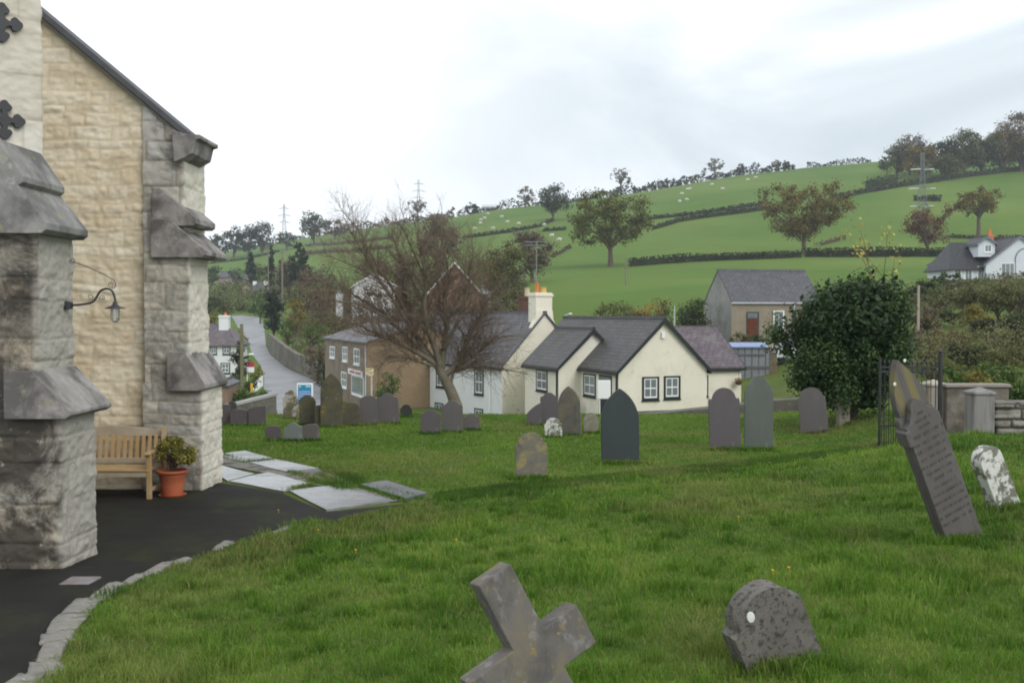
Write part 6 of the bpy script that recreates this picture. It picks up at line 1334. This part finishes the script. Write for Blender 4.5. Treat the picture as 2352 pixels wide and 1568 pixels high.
# village shrubs and small trees; (px, py_base, w, h, kind, label)
for a in [
 (678, 760, 52, 74, 'ochre', 'ochre yellow shrub tree right of the cypress', 140), (490, 718, 36, 44, 'dark', 'dark bush against the buttress near the road top', 190),
 (520, 705, 50, 40, 'olive', 'olive shrubs below the pink houses', 215), (487, 745, 40, 40, 'ochre', 'yellow green bush left of the white cottage chimney', 150),
 (586, 722, 34, 26, 'green', 'small round green bush at the road top', 225), (560, 715, 46, 20, 'olive', 'low shrubs along the road top wall', 240), (553, 800, 34, 50, 'ochre', 'yellowish hedge bush right of the white cottage roof', 118),
 (598, 700, 30, 30, 'green', 'green bush left of the cypress foot', 200), (552, 858, 44, 78, 'hedge', 'tall dark clipped evergreen beside the white cottage', 92), (560, 880, 82, 26, 'hedge', 'dark clipped hedge in front of the white cottage', 84),
 (592, 868, 24, 30, 'ochre', 'yellow bush behind the red and white board', 94), (560, 940, 60, 52, 'green', 'leafy green shrub at the foot of the telegraph pole', 62), (600, 938, 46, 44, 'green', 'bright green shrub behind the road end wall', 60), (530, 930, 40, 60, 'dark', 'dark shrub beside the brown outbuilding', 64),
 (590, 640, 60, 44, 'olive', 'olive trees around the far pink houses', 330), (486, 645, 40, 40, 'dark', 'dark tree by the far pink house', 340), (545, 645, 36, 30, 'dark', 'dark round tree between the two pink houses', 338), (665, 640, 60, 60, 'brown', 'brown tree right of the telegraph poles', 240),
 (720, 660, 90, 60, 'brown', 'brown thicket on the left slope', 190), (690, 700, 60, 50, 'olive', 'olive thicket behind the ochre shrub', 170), (740, 720, 90, 70, 'brown', 'brown scrub above the roadside wall', 145), (810, 720, 80, 60, 'brown', 'brown scrub below the pale house', 125),
 (660, 770, 44, 40, 'green', 'green bank bush at the top of the roadside wall', 130), (720, 765, 60, 44, 'green', 'green bush in the middle of the road bank', 116), (780, 770, 70, 50, 'olive', 'olive bush on the road bank', 106), (840, 760, 80, 60, 'brown', 'brown bush behind the brown shop roof', 96), (900, 750, 80, 70, 'brown', 'dark brown bush behind the tree trunk', 92),
 (730, 815, 70, 46, 'brown', 'brown bramble bank above the roadside wall', 92), (755, 870, 50, 70, 'dark', 'dark ivy mass at the left end of the brown shop', 84), (950, 720, 90, 60, 'brown', 'brown thicket below the brick gable', 98), (1030, 730, 100, 50, 'brown', 'brown thicket hiding the brick house foot', 94), (1120, 725, 80, 60, 'brown', 'brown bushes left of the dark brick chimney', 98), (1175, 712, 60, 50, 'olive', 'olive bush beside the dark brick chimney', 104),
 (888, 908, 62, 66, 'green', 'rounded green bush at the white house far corner', 63), (905, 690, 60, 44, 'brown', 'scrub right of the pale house', 122), (770, 660, 70, 50, 'brown', 'brown copse behind the garden shed', 160), (860, 620, 80, 50, 'brown', 'brown trees above the pale house', 190), (930, 640, 70, 60, 'brown', 'brown trees left of the brick gable', 160),
 (1415, 736, 110, 62, 'olive', 'olive hedge bush right of the low street lamp', 92), (1492, 728, 84, 54, 'orange', 'bright orange yellow bush behind the cottage roof', 88), (1458, 742, 70, 48, 'dark', 'dark green bush left below the orange bush', 86), (1560, 748, 110, 66, 'dark', 'dark bush right of the orange bush', 84), (1600, 752, 60, 86, 'dark', 'dark ivy at the left corner of the stone bungalow', 84), (1520, 735, 60, 40, 'dark', 'dark bush under the orange bush', 85),
 (1700, 792, 60, 30, 'olive', 'olive hedge in front of the stone bungalow', 78), (1745, 794, 60, 28, 'dark', 'dark hedge under the bungalow door', 76), (1790, 800, 70, 34, 'dark', 'dark hedge right below the bungalow window', 76), (1640, 790, 60, 24, 'dark', 'low dark shrub under the bungalow gable', 79),
 (850, 712, 90, 60, 'brown', 'brown scrub straight in front of the pale house', 108), (1330, 742, 60, 18, 'green', 'low green scrub behind the cottage roof', 96)]:
    px, py, w, h, kd, lb, Y = a; bush(px, py, w, h, kd, lb, Y=Y)
BANK = [(2120,690,90,44,'dark','dark hedge bush left below the dormer house'),(2178,660,70,34,'dark','dark bushes beside the dormer house'),(2155,712,90,54,'olive','olive bush on the bank below the long green hedge'),(2222,722,100,66,'olive','broad olive bush in the upper right bank'),(2292,740,110,92,'olive','largest olive shrub high on the right bank'),(2360,735,90,80,'brown','brown shrub at the right frame edge'),
 (2130,768,80,60,'brown','brown shrub beside the slim pale pole'),(2190,752,60,44,'hedge','dull green shrub left of the yellow flecked one'),(2240,768,60,76,'ochre','yellow flecked shrub in the middle of the bank'),(2268,790,110,60,'hedge','rounded dark clipped bush on the bank'),(2340,800,100,90,'dark','dark green shrub at the right bank edge'),(2178,812,100,56,'red','reddish shrubs low on the bank'),(2125,838,90,70,'brown','brown shrub above the iron gate'),(2225,848,120,60,'hedge','dark shrub mass above the brown wall'),(2315,862,110,70,'olive','olive bush above the dry stone wall'),(2390,830,80,100,'olive','olive bush just at the frame edge'),
 (2080,720,60,50,'olive','olive shrub showing behind the evergreen crown'),(2085,800,60,60,'brown','brown shrub between evergreen and pale pole'),(2300,805,70,46,'brown','brown shrub under the clipped bush'),(2215,800,60,40,'olive','olive shrub left under the clipped bush'),
 (1990,690,90,44,'olive','olive scrub directly behind the evergreen top'),(1900,720,70,44,'dark','dark scrub between bungalow and evergreen')]
for px, py, w, h, kd, lb in BANK: bush(px, py, w, h, kd, lb, dens=1.2)
for (px, pyt, w, kd, lb, Y) in [(2140,826,90,'olive','olive shrub behind the gate bars',40),(2290,826,100,'green','bright green shrub tinged orange behind the brown wall',27),(2232,838,80,'ochre','yellow orange leaved hedge behind the stone pier',26),(2350,838,80,'green','green bush behind the dry stone wall',27),(2190,838,56,'green','small green bush behind the gate pier',26)]:
    p = gat(px, Y); pb_ = HZ-p.z/Y*F; bush(px, pb_, w, pb_-pyt, kd, lb, Y=Y, leaf=5)
hedge([(2090,672),(2170,672),(2250,668)], 16, 'green', 'long clipped bright green hedge below the dormer house', Y=105, wd=1.2, group=None)
# rough undergrowth that reads as one mass
def under(name, label, kind, px0, px1, Y0, Y1, n, leafpx, hgt, r, cond=None):
    Y = np.exp(r.uniform(math.log(Y0), math.log(Y1), n)); px = r.uniform(px0, px1, n); x = (px-CX)/F*Y
    k = fbm(x*.11+7, Y*.11, 91, 4) > -.16
    if cond is not None: k &= cond(px, Y)
    x, Y = x[k], Y[k]; hh = hgt*(.4+.9*vn(x*.25, Y*.25, 17)); z = zg(x, Y)+r.random(len(x))**1.3*hh
    nr = r.normal(size=(len(x), 3))*.8+np.array([0, -.35, .7]); nr /= np.linalg.norm(nr, axis=1)[:, None]
    q = leafpx*Y/F; V, Fq = leafquads(np.column_stack([x, Y, z]), nr, 1., r); c = np.column_stack([x, Y, z]); V = np.repeat(c, 4, 0)+(V-np.repeat(c, 4, 0))*np.repeat(q, 4)[:, None]
    col = np.clip(.45+.5*fbm(x*.2, Y*.2, 5, 3)+r.normal(size=len(x))*.15, .02, .98)
    o = npmesh(name, V, Fq, LM[kind], None, np.repeat(col, 4), False, (0, 0, 0)); tag(o, label, 'undergrowth', kind='stuff')
ru = np.random.default_rng(8)
under('bank_undergrowth', 'rough brown and green undergrowth covering the right hand bank', 'olive', 2060, 2600, 42, 104, 42000, 4.2, 1.3, ru)
under('bank_brambles', 'dark bramble patches mixed into the right hand bank', 'brown', 2040, 2600, 42, 100, 16000, 4.2, 1.6, ru, lambda px, Y: fbm(px*.02, Y*.1, 4, 3) > .05)
under('slope_undergrowth', 'brown autumn scrub covering the slope behind the bare tree', 'brown', 660, 1210, 78, 190, 34000, 4.0, 2.4, ru, lambda px, Y: px > 640+np.interp(Y, [78, 95, 130, 190], [130, 70, 30, 20]))
under('slope_greenery', 'green brambles mixed through the slope above the roadside wall', 'green', 640, 1000, 84, 175, 9000, 4.0, 1.6, ru, lambda px, Y: (px > 640+np.interp(Y, [78, 95, 130, 190], [130, 70, 30, 20])) & (fbm(px*.015, Y*.05, 14, 3) > .0))
under('valley_scrub', 'mixed scrub filling the valley around the distant houses', 'olive', 470, 700, 235, 330, 9000, 3.6, 3.5, ru)
# big evergreen bush
P = gat(1955, 27.5); k = P.y/F; t = thing('evergreen_bush', 'very large rounded dark evergreen bush in the churchyard', 'bush', P)
r = np.random.default_rng(44); W_, H_ = 330*k, Z(612, 27.5)-P.z
c, s = crown_clumps(Vector((P.x, P.y, P.z+.05)), W_, W_*.85, H_, 170, r, cr=.1)
q = (c[:, 2]-P.z)/H_; f = np.interp(q, [0, .08, .2, .45, .7, 1], [2.4, 1.65, 1.28, 1.1, .98, .8]); c[:, 0] = P.x+(c[:, 0]-P.x)*f; c[:, 1] = P.y+(c[:, 1]-P.y)*f
V, Fq, cc = cloud(c, np.stack([s*1.15, s*1.1, s*1.5], 1), 90000, .06, r, up=.9, shell=.15); npmesh('foliage', V, Fq, LM['ever'], t, cc)
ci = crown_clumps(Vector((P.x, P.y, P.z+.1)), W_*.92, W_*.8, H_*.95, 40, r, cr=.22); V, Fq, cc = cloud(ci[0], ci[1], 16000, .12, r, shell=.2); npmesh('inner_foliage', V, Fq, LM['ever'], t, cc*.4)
m = MB(); rr = random.Random(6)
for j in range(14): e = Vector(c[rr.randrange(len(c))]); m.tube([P, P.lerp(e, .5)+Vector((0, 0, .2)), e], [.09, .05, .015], 5, False)
m.build('stems', M_bark, t)
# slender yellow leaved sapling behind it
P = gat(2085, 32); t = thing('yellow_sapling', 'slender sapling with scattered pale yellow leaves behind the evergreen', 'tree', P); m = MB(); tips = []; rr = random.Random(21)
for (dx, L_s) in [(-.1, 3.9), (-.3, 4.2), (.1, 3.8)]: grow(m, P+Vector((dx, 0, 0)), Vector((dx*.6-.12, 0, 1)).normalized(), L_s, .04, 2, rr, 5, .4, .03, (2, 3), .5, .06, tips, lens=.28)
m.build('branches', M_bark, t); c = []
for p, d, dp in tips:
    c += [p+Vector((rr.gauss(0, .12), rr.gauss(0, .12), rr.gauss(0, .15))) for _ in range(7)]
c = np.array(c); nr = r.normal(size=c.shape); nr /= np.linalg.norm(nr, axis=1)[:, None]; V, Fq = leafquads(c, nr, .085, r); npmesh('leaves', V, Fq, leafmat('yellow_leaf', (.2,.17,.03), (.42,.36,.08), (.55,.5,.15)), t, np.repeat(r.random(len(c)), 4))
# bare tree
P = hit(1046, 930, 20, 33.5); P.y = 31.0; P = gat(1048, 31.0)
t = thing('bare_tree', 'leaning bare tree full of reddish brown twigs at the lawn edge', 'tree', P)
M_tw = mat('reddish_twig', (.125,.092,.066), (.20,.15,.11), 4, .9, .1, 20); M_tb = mat('green_brown_bark', (.13,.11,.08), (.20,.175,.13), 4, .9, .6, 16, .03)
k = P.y/F
def TP(px, py, dy=0.): v = at(px, py, 31.0+dy); return v
limbs = [
 ([(1048,935),(1036,900),(1020,868),(1008,845)], [.20,.165,.15,.13], 0), ([(1008,845),(985,815),(955,770),(935,720),(925,660)], [.11,.095,.08,.06,.035], .3), ([(1012,850),(1003,810),(985,760),(975,700),(978,640),(965,580)], [.12,.10,.085,.07,.05,.03], -.4),
 ([(1014,850),(1020,800),(1025,750),(1020,690),(1030,630),(1020,570)], [.10,.085,.07,.055,.04,.025], .5), ([(1022,862),(1045,840),(1065,800),(1085,760),(1105,725),(1118,690)], [.10,.085,.07,.05,.04,.02], .2), ([(1000,835),(960,810),(920,790),(880,775),(830,765)], [.09,.07,.055,.04,.02], -.6),
 ([(985,815),(940,780),(890,730),(850,700),(800,670)], [.07,.055,.045,.035,.02], .8), ([(955,770),(910,700),(870,640),(840,590),(810,540)], [.065,.05,.04,.03,.018], -.5), ([(975,700),(945,640),(920,590),(900,540)], [.055,.04,.03,.018], .6), ([(1020,800),(1050,740),(1070,680),(1080,620)], [.06,.045,.035,.02], -.7),
 ([(1045,840),(1085,820),(1110,795),(1135,775)], [.055,.04,.03,.018], -.4), ([(1036,900),(1040,860),(1062,842),(1080,810)], [.05,.04,.03,.02], .0), ([(1000,840),(965,832),(930,820),(895,822),(870,845)], [.05,.035,.028,.02,.012], -.8), ([(1022,862),(1055,850),(1090,838),(1125,842),(1160,850)], [.05,.04,.03,.02,.012], .5), ([(1070,680),(1092,640),(1100,600)], [.03,.02,.012], .4), ([(978,640),(950,580),(925,520)], [.035,.02,.012], -.9), ([(880,775),(820,745),(770,735),(730,740)], [.035,.025,.018,.01], .5), ([(890,730),(830,700),(770,690),(730,670)], [.035,.025,.018,.01], -.8), ([(870,640),(810,610),(760,590)], [.03,.02,.01], .9), ([(985,760),(1010,690),(1000,620),(1005,540)], [.045,.035,.02,.012], 1.1), ([(1025,750),(1050,690),(1075,650),(1085,600)], [.045,.03,.02,.012], 1.0), ([(935,720),(900,660),(860,600),(830,540),(800,500)], [.05,.04,.03,.02,.012], 1.0)]
m = MB(); tw = MB(); rr = random.Random(9)
for pts, rad, dy in limbs:
    n = len(pts); V_ = [TP(px, py, dy*i/(n-1)) for i, (px, py) in enumerate(pts)]; sp_ = smooth(V_, 4); rs = np.interp(np.linspace(0, 1, len(sp_)), np.linspace(0, 1, n), rad); m.tube(sp_, list(rs), 9, False)
    L_tot = sum((V_[i+1]-V_[i]).length for i in range(n-1))
    if pts[0][1] > 930: continue
    for j in range(3, len(sp_)):
        for q in range(8 if j > len(sp_)*.35 else 5):
            d = (sp_[j]-sp_[j-1]).normalized(); ax = d.orthogonal().normalized(); ax.rotate(Matrix.Rotation(rr.uniform(0, 6.28), 3, d)); nd = (d*.8+ax*rr.uniform(.4, 1.0)+Vector((0, 0, .15))).normalized()
            grow(tw, sp_[j], nd, rr.uniform(.5, 1.05), max(.005, min(.012, rs[j]*.25)), 3 if q < 2 else 2, rr, 4, .6, .03, (2, 4), .55, .26, None, lens=.62, mn=.0018)
    grow(tw, sp_[-1], (sp_[-1]-sp_[-2]).normalized(), .8, max(.012, rs[-1]), 3, rr, 4, .55, .03, (3, 4), .55, .24, None, lens=.65, mn=.0018)
m.build('trunk', M_tb, t, True); tw.build('twigs', M_tw, t)
print('twig faces', len(tw.f))
# ------------------------------------------------------------ pylons
def pylon(px, Y, py_top, py_base, label, arms):
    zb = Z(py_base, Y) if py_base else g1(X(px, Y), Y); zt = Z(py_top, Y); H = zt-zb; cx = X(px, Y)
    t = thing('electricity_pylon', label, 'pylon', (cx, Y, zb)); ms_ = M_pyl; w0, w1 = H*.078, H*.018
    def wd(q): return w0+(w1-w0)*min(1, q*1.35)**.8
    m = MB(); rt = H*.003
    for sx in (-1, 1):
        for sy in (-1, 1):
            m.tube([(cx+sx*wd(q), Y+sy*wd(q), zb+H*q) for q in (0, .25, .5, .75, 1)], rt, 4)
    m.build('legs', ms_, t); m = MB(); n = 11; qs = [1-(1-i/n)**1.25*1 for i in range(n+1)]
    for i in range(n):
        a, b = qs[i], qs[i+1]
        for s in (-1, 1):
            m.tube([(cx-wd(a), Y+s*wd(a), zb+H*a), (cx+wd(b), Y+s*wd(b), zb+H*b)], rt*.7, 3); m.tube([(cx+wd(a), Y+s*wd(a), zb+H*a), (cx-wd(b), Y+s*wd(b), zb+H*b)], rt*.7, 3)
            m.tube([(cx+s*wd(a), Y-wd(a), zb+H*a), (cx+s*wd(b), Y+wd(b), zb+H*b)], rt*.7, 3)
    m.build('lattice', ms_, t)
    for (q, l) in arms:
        a = MB()
        for s in (-1, 1):
            for sy in (-1, 1): a.tube([(cx, Y+sy*wd(q), zb+H*q), (cx+s*H*l, Y, zb+H*(q-.005))], rt, 4)
            a.tube([(cx+s*wd(q), Y, zb+H*(q+.035)), (cx+s*H*l, Y, zb+H*(q-.005))], rt, 4)
        a = a.build('crossarm', ms_, t)
        for s in (-1, 1):
            for s2 in (-1, 1): MB().tube([(cx+s*H*l, Y, zb+H*(q-.01)), (cx+s*H*l+s2*H*.055, Y-.4*s2, zb+H*(q-.012))], H*.007, 5).build('insulator', M_ins2, a)
M_pyl = mat('pylon_steel', (.15,.16,.17), (.2,.21,.22), 2, .6); M_ins2 = mat('glass_insulator', (.6,.66,.66), (.66,.7,.7), 2, .3)
pylon(2115, 240, 352, None, 'large lattice pylon with pale insulators rising from the right hillside', [(.80, .085), (.56, .105), (.34, .085)])
pylon(962, 760, 414, 505, 'faint pylon on the skyline above the bare tree', [(.9, .10), (.72, .14), (.55, .11)])
pylon(654, 820, 470, 560, 'fainter pylon on the skyline left of the domed tree', [(.9, .10), (.72, .14), (.55, .11)])
# ------------------------------------------------------------ sheep
def sheep_mesh():
    m = MB(); prof = [(0, -.55), (.16, -.52), (.27, -.4), (.33, -.1), (.33, .2), (.27, .42), (.14, .52), (0, .55)]
    n = 10
    for i, (rd, x) in enumerate(prof):
        for j in range(n): a = 2*math.pi*j/n; m.v.append((x, rd*.85*math.cos(a), .58+rd*math.sin(a))); m.c.append(.5)
    for i in range(len(prof)-1):
        for j in range(n): m.f.append((i*n+j, i*n+(j+1) % n, (i+1)*n+(j+1) % n, (i+1)*n+j))
    m.tube([(.48, 0, .62), (.62, 0, .5), (.76, 0, .32)], [.13, .12, .07], 8)
    for sx in (-.35, .32):
        for sy in (-.16, .16): m.tube([(sx, sy, .42), (sx+.02, sy, .2), (sx, sy, 0)], [.06, .045, .04], 5)
    return m
M_wool = mat('sheep_wool', (.52,.50,.44), (.6,.58,.52), 8, .95)
src = sheep_mesh().build('sheep', M_wool, None, True, 0, (0, 0, 0))
src2 = None; rr = random.Random(3)
SH = [(1470,461,0),(1566,448,0),(1585,437,0),(1579,438,0),(1636,427,0),(1659,437,0),(1718,416,0),(1736,411,0),(1577,462,0),(1561,466,0),(1446,459,0),
      (1104,508,1),(1113,504,1),(1103,516,1),(1121,494,1),(1153,501,1),(1166,513,1),(1192,517,1),(1090,528,1),(1132,528,1),(1250,520,1),(1268,545,2),(1285,555,2)]
lbl = ['white sheep scattered over the high field above the double hedge', 'white sheep scattered over the left hill field below the farm shed', 'white sheep in the small field left of the olive oak']
for i, (px, py, gidx) in enumerate(SH):
    o = src if i == 0 else src.copy()
    if i: C.objects.link(o)
    o.location = hit(px, py, 120, 900); s = 1.15; o.scale = (s, s, s); o.rotation_euler = (0, 0, rr.choice([0, 3.14])+rr.uniform(-.5, .5))
    for kk in ('label', 'category', 'group'): o[kk] = {'label': lbl[gidx], 'category': 'sheep', 'group': lbl[gidx].replace('white ', '')}[kk]
